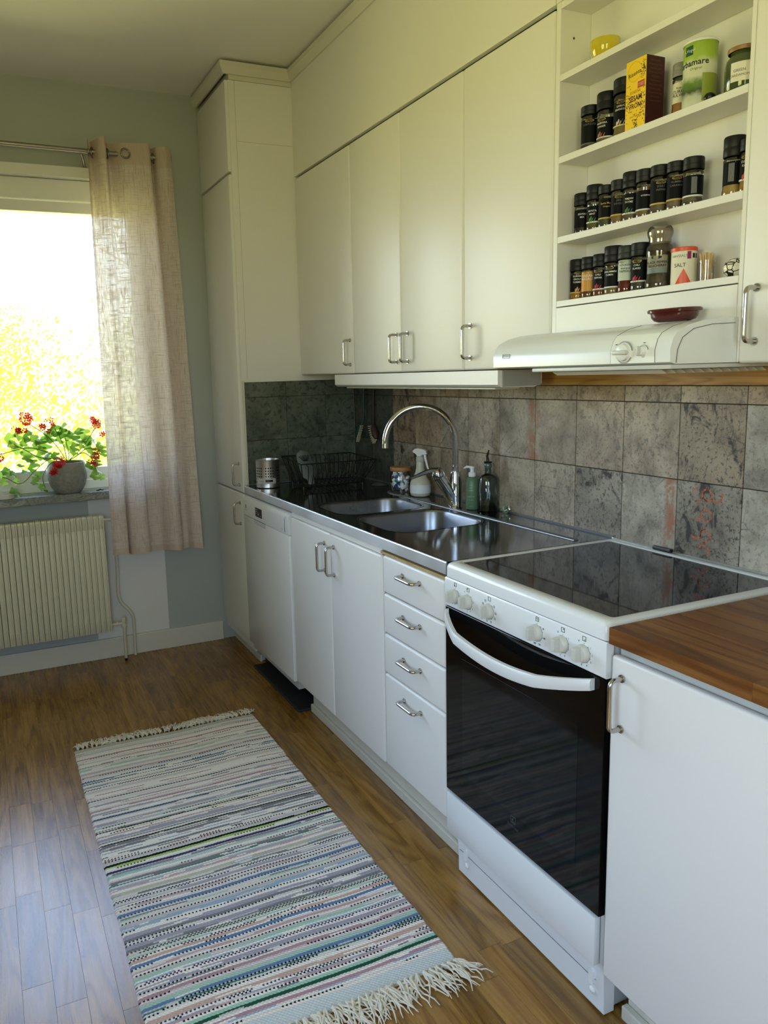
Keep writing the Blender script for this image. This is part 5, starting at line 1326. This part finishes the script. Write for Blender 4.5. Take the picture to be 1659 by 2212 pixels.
df = t.n('BsdfDiffuse', {'Color': colr}); tl = t.n('BsdfTranslucent', {'Color': t.mix(sl_, S('#cfc6bf'), S('#988a80'))}); tr = t.n('BsdfTransparent')
m1 = t.n('MixShader', {0: 0.26, 1: df.outputs[0], 2: tl.outputs[0]})
m2 = t.n('MixShader', {0: t.ramp(t.math('MAXIMUM', n1, n2), [(0.42, 0.05), (0.60, 0.0)]), 1: m1.outputs[0], 2: tr.outputs[0]}); t.l(m2.outputs[0], t.out.inputs[0])
LINEN = t.m
t = NT('hem_linen'); colr = t.mix(t.noise(t.coords((200, 200, 20)), 1, 3), S('#dccbbd'), S('#c2b1a3')); df = t.n('BsdfDiffuse', {'Color': colr}); tl = t.n('BsdfTranslucent', {'Color': colr}); m1 = t.n('MixShader', {0: 0.2, 1: df.outputs[0], 2: tl.outputs[0]}); t.l(m1.outputs[0], t.out.inputs[0]); HEM = t.m
# plan of the folds at the top: control points (x, y) along the cloth, and at the bottom
top = [(-1.150, 2.128), (-1.136, 2.195), (-1.118, 2.165), (-1.100, 2.120), (-1.072, 2.118), (-1.058, 2.200), (-1.045, 2.205), (-1.000, 2.150), (-0.955, 2.135), (-0.900, 2.140), (-0.866, 2.150), (-0.852, 2.205), (-0.845, 2.210), (-0.835, 2.150), (-0.800, 2.128), (-0.768, 2.150)]
bot = [(-1.180, 2.130), (-1.150, 2.100), (-1.105, 2.115), (-1.096, 2.190), (-1.085, 2.125), (-1.050, 2.095), (-1.000, 2.115), (-0.985, 2.195), (-0.930, 2.205), (-0.900, 2.120), (-0.870, 2.095), (-0.835, 2.120), (-0.820, 2.195), (-0.795, 2.195), (-0.775, 2.130), (-0.735, 2.120)]
bot = [(x_, 2.058+(y_-2.095)*0.74) for x_, y_ in bot]
def cr(P_, t_):
    n_ = len(P_)-1; s_ = t_*n_; i_ = min(int(s_), n_-1); f_ = s_-i_
    p = [P_[max(0, min(n_, i_+k))] for k in (-1, 0, 1, 2)]
    return [0.5*((2*p[1][c])+(-p[0][c]+p[2][c])*f_+(2*p[0][c]-5*p[1][c]+4*p[2][c]-p[3][c])*f_*f_+(-p[0][c]+3*p[1][c]-3*p[2][c]+p[3][c])*f_**3) for c in (0, 1)]
NU, NV = 120, 60
def cloth(v0, v1, nv, off=0.0):
    b = bmesh.new(); g = []
    for j in range(nv+1):
        vv_ = v0+(v1-v0)*j/nv; row = []
        for i_ in range(NU+1):
            u = i_/NU; a, c = cr(top, u), cr(bot, u)
            k_ = vv_**0.8
            x_ = a[0]*(1-k_)+c[0]*k_; y_ = a[1]*(1-k_)+c[1]*k_
            y_ += 0.004*math.sin(u*40+vv_*3)*vv_ + off
            ztop = 2.513-0.012*u-0.006*math.sin(u*PI*5); zbot = 0.572-0.018*u+0.006*math.sin(u*22)
            row.append(b.verts.new((x_, y_, ztop*(1-vv_)+zbot*vv_)))
        g.append(row)
    for j in range(nv):
        for i_ in range(NU): b.faces.new((g[j][i_], g[j][i_+1], g[j+1][i_+1], g[j+1][i_]))
    return b
obj('fabric', cloth(0.05, 0.985, NV), LINEN, cu, smooth=60)
obj('heading', cloth(0.0, 0.05, 4), HEM, cu, smooth=60)
obj('hem', cloth(0.985, 1.0, 2), HEM, cu, smooth=60)
for (ex, ey, ang) in ((-0.982, 2.130, 0.15), (-0.845, 2.178, 1.15), (-1.127, 2.165, 1.2), (-1.062, 2.165, -1.3)):
    b = bmesh.new(); pts_ = [Vector((0.0205*math.cos(2*PI*q/24), 0, 0.0205*math.sin(2*PI*q/24))) for q in range(24)]
    tube(b, pts_, 0.0042, 8, closed=True)
    b.transform(Matrix.Translation((ex, ey, 2.452)) @ Matrix.Rotation(ang, 4, 'Z'))
    obj('eyelet', b, simple('eyelet_steel', '#8d8a84', 0.25, 1.0), cu, smooth=60)

# ------------------------------------------------------------------ window sill things
px, py, pz = -1.349, 2.212, 0.8798
gp = thing('potted_geranium', 'trailing red geranium in a round grey stone pot on the window sill', 'plant', (px, py, pz))
t = NT('grey_stone_glaze'); n_ = t.noise(t.coords(), 60, 5, 0.7); POT = t.pbr(t.ramp(n_, [(0.3, S('#77776f')), (0.6, S('#8e8e87')), (0.8, S('#9f9f98'))]), 0.6)
b = bmesh.new(); lathe(b, [(0, 0), (0.052, 0.0), (0.062, 0.006), (0.080, 0.035), (0.092, 0.075), (0.094, 0.105), (0.090, 0.135), (0.086, 0.150), (0.083, 0.151), (0.082, 0.147), (0.086, 0.12), (0, 0.12)], (px, py, pz), 40); obj('pot', b, POT, gp, smooth=50)
b = bmesh.new(); lathe(b, [(0, 0.136), (0.05, 0.133), (0.084, 0.128)], (px, py, pz), 24)
for v_ in b.verts: v_.co.z += 0.006*mn.noise(v_.co*60)
obj('soil', b, simple('soil', '#2c231b', 0.95), gp)
def mk_leaf(name, c1, c2):
    t = NT(name); n_ = t.noise(t.coords((1, 1, 1), 9), 60, 3)
    ri = t.n('ObjectInfo').outputs['Random']
    c = t.mix(ri, c1, c2); c = t.mix(t.math('MULTIPLY', n_, 0.4), c, (0.02, 0.06, 0.01))
    df = t.n('BsdfPrincipled', {'Base Color': c, 'Roughness': 0.5}); tl = t.n('BsdfTranslucent', {'Color': c}); m1 = t.n('MixShader', {0: 0.5, 1: df.outputs[0], 2: tl.outputs[0]}); t.l(m1.outputs[0], t.out.inputs[0]); return t.m
LEAF = mk_leaf('geranium_leaf', S('#5f8f2c'), S('#98b545')); PETAL = mk_leaf('geranium_petal', S('#c4101e'), S('#e0203a'))
STEM = simple('stem_green', '#79803f', 0.6)
def leaf_mesh(rnd):
    b = bmesh.new(); n_ = 25; c = b.verts.new((0, 0, 0.004)); rim_ = []; mid = []
    for q in range(n_):
        a = 2*PI*q/n_*0.93+0.22; r_ = 1.0+0.13*math.cos(5*(a-PI))
        z_ = 0.12*math.sin(a*2+rnd)+0.10*math.cos(3*a)
        rim_.append(b.verts.new((r_*math.cos(a), r_*math.sin(a), z_))); mid.append(b.verts.new((0.5*r_*math.cos(a), 0.5*r_*math.sin(a), z_*0.3+0.05)))
    for q in range(n_-1): b.faces.new((c, mid[q], mid[q+1])); b.faces.new((mid[q], rim_[q], rim_[q+1], mid[q+1]))
    bmesh.ops.recalc_face_normals(b, faces=b.faces[:]); me = bpy.data.meshes.new('leaf'); b.to_mesh(me); b.free(); me.materials.append(LEAF)
    me.polygons.foreach_set('use_smooth', [True]*len(me.polygons)); return me
LM = [leaf_mesh(q) for q in (0.3, 1.7, 3.0, 4.6)]
# photo positions of leaf clumps (x, z) in the plant's own plane near the pane
rg = random.Random(12)
def leafat(x_, z_, s, y_=None):
    o = bpy.data.objects.new('leaf', rg.choice(LM)); COL.objects.link(o); o.parent = gp
    y_ = y_ if y_ is not None else py-0.02+rg.uniform(-0.07, 0.035)
    o.location = Vector((x_, y_, z_))-wloc(gp)
    nrm = Vector((rg.uniform(-0.6, 0.6), rg.uniform(-1.0, -0.1), rg.uniform(-0.1, 0.9))).normalized()
    o.rotation_mode = 'QUATERNION'; o.rotation_quaternion = nrm.to_track_quat('Z', 'Y') @ Vector((0, 0, 1)).rotation_difference(Vector((0, 0, 1)))
    o.scale = (s, s, s)
    return Vector((x_, y_, z_))
def P2(u, v_, y_=2.18):   # photo-crop helper: pixel offsets in the geranium area turned into x, z at plane y
    d_ = fw + rt*((u-829.5+107.8)/F) + up*(-(v_-1106+25.1)/F)
    k_ = (y_-CAM.y)/d_.y
    p_ = CAM+d_*k_; return p_.x, p_.z
leafpx = [(22, 948, 12), (28, 962, 11), (40, 940, 12), (60, 943, 13), (52, 955, 10), (75, 950, 13), (88, 952, 12), (98, 958, 15), (110, 945, 12), (100, 938, 10), (120, 930, 13), (137, 924, 12), (135, 935, 11), (145, 940, 12), (158, 940, 13), (172, 932, 11), (182, 938, 13), (188, 950, 12), (195, 955, 10), (205, 958, 12), (214, 962, 11), (222, 970, 10), (38, 970, 12), (62, 978, 15), (60, 990, 11), (80, 962, 10), (92, 972, 11), (88, 985, 10), (104, 985, 11), (75, 1000, 11), (70, 1012, 9), (108, 992, 9),
          (150, 962, 11), (162, 966, 10), (160, 975, 9), (178, 960, 10), (190, 968, 9), (200, 975, 11), (12, 1018, 9), (5, 1025, 8), (20, 1022, 9), (28, 1025, 8), (10, 1040, 9), (36, 1040, 7), (32, 1062, 10), (38, 1070, 8), (78, 1032, 9), (84, 1025, 7), (75, 1042, 8), (90, 1052, 7), (97, 1058, 8), (195, 1005, 11), (205, 1010, 12), (213, 1018, 9), (205, 1028, 10), (220, 1030, 7), (212, 1000, 9), (225, 980, 9), (45, 1005, 8), (55, 1020, 8), (120, 985, 9), (130, 950, 10), (168, 950, 11), (205, 985, 10)]
for u, v_, s in leafpx:
    yy = 2.18+rg.uniform(-0.03, 0.03) if v_ < 1000 else 2.14+rg.uniform(-0.01, 0.02)
    x_, z_ = P2(u, v_, yy)
    leafat(x_, z_, s*0.0023, yy)
def stem(pts_px, r=0.0022):
    pts3 = []
    for u, v_, y_ in pts_px:
        x_, z_ = P2(u, v_, y_); pts3.append(Vector((x_, y_, z_)))
    b = bmesh.new(); tube(b, arcpts(pts3, 0.08, 5), r, 7); obj('stem', b, STEM, gp, smooth=60)
base = (145, 998, 2.2)
for tgt in ([(150, 985, 2.2), (140, 945, 2.18)], [(125, 965, 2.18), (95, 935, 2.17), (60, 915, 2.17)], [(175, 970, 2.19), (190, 950, 2.18), (205, 925, 2.17)], [(120, 990, 2.17), (85, 990, 2.15), (60, 975, 2.16), (30, 960, 2.17)],
            [(110, 985, 2.13), (72, 1020, 2.12), (55, 1040, 2.12), (38, 1047, 2.12), (20, 1035, 2.12), (5, 1030, 2.12)], [(165, 985, 2.18), (190, 965, 2.17), (210, 975, 2.17)], [(180, 975, 2.16), (200, 990, 2.14), (208, 1015, 2.13)], [(138, 960, 2.18), (118, 925, 2.17)],
            [(100, 975, 2.15), (60, 965, 2.14), (-10, 985, 2.13)], [(110, 995, 2.13), (90, 1030, 2.12), (98, 1055, 2.12)], [(130, 990, 2.13), (122, 1005, 2.11)]):
    stem([base]+tgt)
for u, v_, s, n_ in ((57, 905, 18, 26), (35, 931, 9, 9), (52, 928, 8, 5), (92, 922, 9, 9), (108, 915, 12, 14), (108, 932, 8, 6), (200, 908, 8, 8), (207, 918, 13, 16), (220, 938, 6, 6), (1, 990, 9, 9), (128, 998, 14, 20), (115, 1019, 8, 8), (207, 985, 9, 7), (203, 994, 12, 14), (210, 974, 7, 6)):
    y0_ = 2.168 if v_ < 990 else 2.10
    cx_, cz_ = P2(u, v_, y0_); R2 = s*0.0024
    b = bmesh.new()
    for q in range(n_):
        d_ = Vector((rg.gauss(0, 1), rg.gauss(0, 1)-0.6, rg.gauss(0, 1))).normalized()
        c_ = Vector((cx_, y0_, cz_))+d_*R2*rg.uniform(0.35, 0.95)
        qn = d_.to_track_quat('Z', 'Y')
        for k_ in range(5):
            a = 2*PI*k_/5+q; pr_ = 0.0125
            vs = [c_+qn @ Vector((pr_*f1*math.cos(a+da), pr_*f1*math.sin(a+da), hh)) for f1, da, hh in ((0.1, 0, 0), (0.8, -0.5, 0.001), (1.15, 0, 0.003), (0.8, 0.5, 0.001))]
            b.faces.new([b.verts.new(p_) for p_ in vs])
    obj('flower', b, PETAL, gp)
# tealight tin and a dry twig
b = bmesh.new(); lathe(b, [(0, 0.0), (0.042, 0.0), (0.045, 0.002), (0.045, 0.021), (0.0435, 0.021), (0.0435, 0.012), (0, 0.012)], (-1.640, 2.186, pz), 32)
tag(obj('saucer', b, simple('cream_ceramic', '#cfcabd', 0.4), None, smooth=40), 'small round cream dish on the sill at the left edge of the photo', 'dish')
b = bmesh.new(); tube(b, [(-1.223, 2.18, pz+0.003), (-1.212, 2.185, pz+0.003), (-1.205, 2.18, pz+0.007), (-1.196, 2.184, pz+0.003), (-1.188, 2.18, pz+0.0035)], [0.002, 0.003, 0.0035, 0.0028, 0.002], 6)
tag(obj('dry_twig', b, DARK, None), 'small dark dried bit lying on the sill right of the pot', 'twig')

# ------------------------------------------------------------------ rag rug
NR = 320
RX0, RX1_, RY0, RY1 = -1.496, -0.772, -0.318, 1.248
rr = random.Random(33)
W1, W2, W3 = (0.84, 0.79, 0.73), (0.70, 0.66, 0.62), (0.55, 0.52, 0.51)
acc = {'pink': (0.55, 0.32, 0.36), 'rose': (0.62, 0.42, 0.42), 'mint': (0.42, 0.66, 0.52), 'blue': (0.16, 0.28, 0.48), 'lblue': (0.38, 0.50, 0.62), 'navy': (0.05, 0.07, 0.17), 'black': (0.022, 0.02, 0.024), 'dred': (0.16, 0.03, 0.06),
       'grey': (0.27, 0.28, 0.29), 'lilac': (0.45, 0.42, 0.50), 'lime': (0.45, 0.66, 0.18), 'teal': (0.06, 0.28, 0.26), 'dgreen': (0.03, 0.15, 0.09), 'yell': (0.62, 0.60, 0.30), 'peach': (0.68, 0.47, 0.38), 'brown': (0.20, 0.14, 0.09)}
acc = {k: tuple((0.78*c+0.22*sum(v_)/3)**1.2 for c in v_) for k, v_ in acc.items()}
rowc = []
def base_row(y):
    r_ = rr.random(); return rr.choice((W1, W1, W1, W2, W2, W3))
marks = [(1.156, 'pink', 2, 1), (1.125, 'rose', 1, .6), (1.07, 'mint', 2, .7), (1.035, 'rose', 1, .5), (1.011, 'pink', 1, .9), (0.977, 'blue', 2, .8), (0.955, 'brown', 1, .6), (0.935, 'lblue', 1, .6), (0.919, 'dred', 1, .9), (0.912, 'black', 1, .7), (0.87, 'pink', 1, .5), (0.833, 'black', 1, 1), (0.80, 'lilac', 2, .8), (0.768, 'pink', 2, .9), (0.745, 'lilac', 2, .8),
         (0.713, 'navy', 1, 1), (0.706, 'blue', 1, .6), (0.68, 'lilac', 3, .8), (0.66, 'mint', 1, .5), (0.628, 'black', 1, 1), (0.618, 'yell', 1, .6), (0.605, 'pink', 1, .8), (0.59, 'lilac', 3, .9), (0.556, 'black', 1, 1), (0.55, 'grey', 3, .8), (0.53, 'grey', 2, .8), (0.51, 'lblue', 1, .6), (0.495, 'grey', 2, .8), (0.47, 'rose', 1, .5), (0.447, 'black', 2, 1), (0.436, 'lime', 2, .9), (0.428, 'dred', 1, .4),
         (0.414, 'navy', 2, 1), (0.40, 'grey', 1, .7), (0.39, 'mint', 2, .6), (0.372, 'navy', 1, .7), (0.36, 'grey', 3, .7), (0.345, 'teal', 1, .8), (0.325, 'rose', 2, .6), (0.30, 'yell', 1, .8), (0.285, 'grey', 2, .7), (0.27, 'black', 1, .7), (0.256, 'lilac', 2, .6), (0.24, 'black', 1, .7), (0.226, 'black', 1, .7), (0.214, 'blue', 2, 1), (0.203, 'navy', 1, .8), (0.19, 'mint', 1, .5), (0.175, 'black', 1, .8), (0.16, 'lblue', 3, .8),
         (0.14, 'black', 1, .7), (0.125, 'lilac', 3, .7), (0.11, 'grey', 2, .8), (0.10, 'black', 1, .8), (0.085, 'lilac', 3, .8), (0.07, 'grey', 2, .8), (0.058, 'dgreen', 2, .9), (0.044, 'mint', 1, .7), (0.036, 'dred', 1, .7), (0.026, 'peach', 2, .8), (0.014, 'blue', 2, 1), (0.002, 'navy', 1, .7), (-0.008, 'rose', 2, .8), (-0.02, 'black', 1, .7), (-0.033, 'mint', 2, .7), (-0.047, 'lblue', 1, .7),
         (-0.055, 'dred', 1, .8), (-0.068, 'lilac', 3, .8), (-0.082, 'black', 1, .8), (-0.094, 'pink', 2, .8), (-0.106, 'black', 1, .8), (-0.118, 'mint', 2, .8), (-0.13, 'blue', 2, .9), (-0.145, 'teal', 1, .7), (-0.156, 'black', 1, .7), (-0.168, 'peach', 3, .7), (-0.185, 'navy', 1, .9), (-0.196, 'rose', 2, .8), (-0.205, 'black', 1, .7), (-0.215, 'mint', 2, .8), (-0.225, 'dgreen', 2, 1), (-0.24, 'pink', 2, .8), (-0.251, 'lblue', 1, .6), (-0.262, 'black', 1, .5)]
dy = (RY1-RY0)/NR
rows_ = [[base_row(0), None, 0.0] for _ in range(NR)]
for y_, nm, w_, p_ in marks:
    i0 = int((RY1-y_)/dy)
    for k in range(w_*1):
        if 0 <= i0+k < NR: rows_[i0+k][1] = acc[nm]; rows_[i0+k][2] = p_
for i_ in range(NR):
    y_ = RY1-i_*dy
    if rows_[i_][1] is None and 0.02 < (RY1-y_)/(RY1-RY0) < 0.96:
        den = 0.20 if y_ > 0.6 else 0.34
        if rr.random() < den:
            rows_[i_][1] = acc[rr.choice(('lilac', 'rose', 'grey', 'grey', 'black', 'lblue', 'black', 'brown', 'navy', 'rose'))]; rows_[i_][2] = rr.uniform(0.25, 0.7)
    if (RY1-y_) < 0.028: rows_[i_] = [(0.50, 0.49, 0.43), None, 0]
    if (y_-RY0) < 0.045: rows_[i_] = [(0.62, 0.66, 0.66), None, 0]
NX = 150
b = bmesh.new(); grid = []
cols = []
for i_ in range(NR+1):
    y_ = RY1-i_*dy; wob = 0.004*mn.noise(Vector((y_*14, 3.1, 0)))+0.0025*mn.noise(Vector((y_*60, 1.1, 0)))
    row = []
    for j in range(NX+1):
        u = j/NX; x_ = RX0+(RX1_-RX0)*u+wob*(1 if u > 0.5 else -1)*abs(2*u-1)
        yy = y_+0.010*mn.noise(Vector((u*3, y_*2, 5)))
        z_ = 0.0045+0.0012*((i_+j) % 2)+0.0010*mn.noise(Vector((x_*40, y_*60, 0)))
        if i_ in (0, NR) or j in (0, NX): z_ = 0.001
        row.append(b.verts.new((x_, yy, z_)))
    grid.append(row)
for i_ in range(NR):
    bc, ac, p_ = rows_[i_]
    ph = rr.uniform(0, 100)
    for j in range(NX):
        b.faces.new((grid[i_][j], grid[i_+1][j], grid[i_+1][j+1], grid[i_][j+1]))
        c = bc
        if ac is not None:
            g_ = mn.noise(Vector((j*0.045+ph, i_*0.31, 1.0)))*0.5+0.5
            on = g_ < (0.22+0.55*p_)
            if on and p_ < 0.95 and (j+i_) % 2 and ac[0]+ac[1]+ac[2] < 0.4: on = False
            if on: c = ac
        m_j = 1.0+0.10*mn.noise(Vector((j*0.9, i_*0.9, 7)))-(0.10 if (j+i_) % 2 else 0)
        cols.append((c[0]*m_j, c[1]*m_j, c[2]*m_j, 1))
me = bpy.data.meshes.new('weave'); b.to_mesh(me); b.free()
ca_ = me.color_attributes.new('Col', 'FLOAT_COLOR', 'CORNER')
buf = []
for p in me.polygons:
    for _ in range(p.loop_total): buf.extend(cols[p.index])
ca_.data.foreach_set('color', buf)
t = NT('rag_weave'); at = t.n('Attribute', attribute_name='Col'); n_ = t.noise(t.coords(), 500, 3)
RAG = t.pbr(at.outputs['Color'], 0.95, 0, t.bump(n_, 0.5, 0.001), spec=0.1); me.materials.append(RAG)
rug = thing('rag_rug', 'striped woven rag rug with knotted white fringes on the floor', 'rug', (-1.13, 0.46, 0))
wv_o = bpy.data.objects.new('weave', me); COL.objects.link(wv_o); wv_o.parent = rug; wv_o.location = -wloc(rug)
FRI = simple('fringe_cotton', '#e3dccb', 0.9)
def fringe(y0, sgn, n_, ln):
    b = bmesh.new(); r3 = random.Random(int(y0*100)+5)
    for k in range(n_):
        xk = RX0+0.006+(RX1_-RX0-0.012)*(k+0.5)/n_
        tilt = r3.uniform(-0.5, 0.5)+0.35*math.sin(k*0.35)
        for s in range(7):
            L_ = ln*r3.uniform(0.6, 1.15); a = tilt+r3.uniform(-0.35, 0.35); pts3 = []; x_, y_ = xk+r3.uniform(-0.003, 0.003), y0
            for q in range(7):
                pts3.append((x_, y_, 0.0026+0.007*abs(math.sin(q*1.1+s))*(q < 6)+0.0012*s*(q < 4)))
                a += r3.uniform(-0.35, 0.35); x_ += math.sin(a)*L_/6; y_ += sgn*math.cos(a)*L_/6
            tube(b, pts3, [0.0022, 0.0024, 0.0023, 0.0022, 0.0020, 0.0016, 0.0009], 5)
    return obj('fringe', b, FRI, rug, smooth=60, kind='stuff')
fringe(RY0, -1, 42, 0.085); fringe(RY1, 1, 40, 0.07)

# ------------------------------------------------------------------ outside
def tree(name, label, cx, cy, ztop, rx, n, seed):
    t_ = thing(name, label, 'tree', (cx, cy, -3), 'trees outside the window'); r4 = random.Random(seed)
    b = bmesh.new(); tube(b, [(cx, cy, -3), (cx+0.1, cy, -1), (cx-0.1, cy+0.1, 0.6), (cx, cy, ztop-0.8)], [0.13, 0.1, 0.06, 0.02], 8)
    obj('trunk', b, simple('bark', '#a08a5c', 0.8), t_, smooth=50)
    brs = []
    for k in range(10):
        a = r4.uniform(0, 2*PI); z_ = r4.uniform(-0.6, ztop-1.2); e_ = Vector((cx+math.cos(a)*rx*r4.uniform(.5, .95), cy+math.sin(a)*rx*0.5, z_+r4.uniform(0.5, 1.3)))
        b = bmesh.new(); tube(b, [(cx, cy, z_), Vector((cx, cy, z_)).lerp(e_, 0.5)+Vector((0, 0, 0.12)), e_], [0.035, 0.02, 0.008], 6); obj('branch', b, simple('bark', '#a08a5c', 0.8), t_, smooth=50)
        brs.append(e_)
    gc = lambda s_: max(-1.6*s_, min(1.6*s_, r4.gauss(0, s_)))
    b = bmesh.new()
    for q in range(n):
        if r4.random() < 0.65:
            c_ = r4.choice(brs); p_ = c_+Vector((gc(0.32), gc(0.28), gc(0.30)))
        else: p_ = Vector((cx+gc(rx*0.42), cy+gc(rx*0.3), r4.uniform(-1.0, ztop-0.2)-abs(r4.gauss(0, 0.3))))
        d_ = Vector((r4.gauss(0, 1), r4.gauss(0, 1), r4.gauss(0, 1))).normalized(); u_ = d_.orthogonal().normalized(); w_ = d_.cross(u_); s = r4.uniform(0.018, 0.045)
        b.faces.new([b.verts.new(p_+u_*s*k1+w_*s*0.45*k2) for k1, k2 in ((-1, 0), (0, -1), (1, 0), (0, 1))])
    obj('foliage', b, OUTLEAF, t_, kind='stuff')
t = NT('garden_leaf'); n_ = t.noise(t.coords(), 1.2, 2); c = t.mix(n_, S('#8fae1c'), S('#c6dc3c')); df = t.n('BsdfDiffuse', {'Color': c}); tl = t.n('BsdfTranslucent', {'Color': c}); m1 = t.n('MixShader', {0: 0.5, 1: df.outputs[0], 2: tl.outputs[0]}); t.l(m1.outputs[0], t.out.inputs[0]); OUTLEAF = t.m
tree('garden_tree', 'sunlit bush seen through the pane at the left edge of the photo', -1.9, 8.3, 2.5, 1.15, 7000, 1)
tree('garden_tree', 'sunlit bush right behind the geranium pot outside, farther than its neighbours', 0.0, 12.4, 2.7, 1.9, 8000, 2)
tree('garden_tree', 'sunlit bush glimpsed through the sheer curtain', 0.9, 8.3, 2.3, 1.15, 5000, 3)
tree('garden_tree', 'low bush hiding the foot of the other garden bushes', -1.0, 5.9, 1.25, 0.8, 3000, 4)
# neighbouring house, mostly burnt out by the light
nh = thing('neighbour_house', 'pale house far outside the window at the left edge', 'building', (-3.2, 26, -3))
obj('wall', B(-6.5, -0.55, 26, 32, -3, 5.4), simple('house_render', '#e8e8ea', 0.9), nh)
b = bmesh.new(); prism(b, [(-7, 5.4), (-0.2, 5.4), (-3.5, 7.4)], 25.7, 32.3, 'xz'); obj('roof', b, simple('house_roof', '#cfcfd2', 0.8), nh)
for wz in (2.9, 0.6):
    fo = obj('window', B(-1.25, -0.75, 25.96, 26.0, wz, wz+1.1), simple('house_window_frame', '#efeff2', 0.6), nh)
    obj('pane', B(-1.18, -0.82, 25.94, 25.96, wz+0.08, wz+1.02), simple('house_window_glass', '#8a7d8c', 0.3), fo)
b = bmesh.new(); tube(b, [(-1.5, 12, 4.75), (0.19, 12, 3.66), (1.2, 12, 3.1)], 0.012, 6)
tag(obj('power_line', b, simple('cable', '#54566a', 0.7), None), 'thin overhead cable crossing the sky outside the window', 'cable')
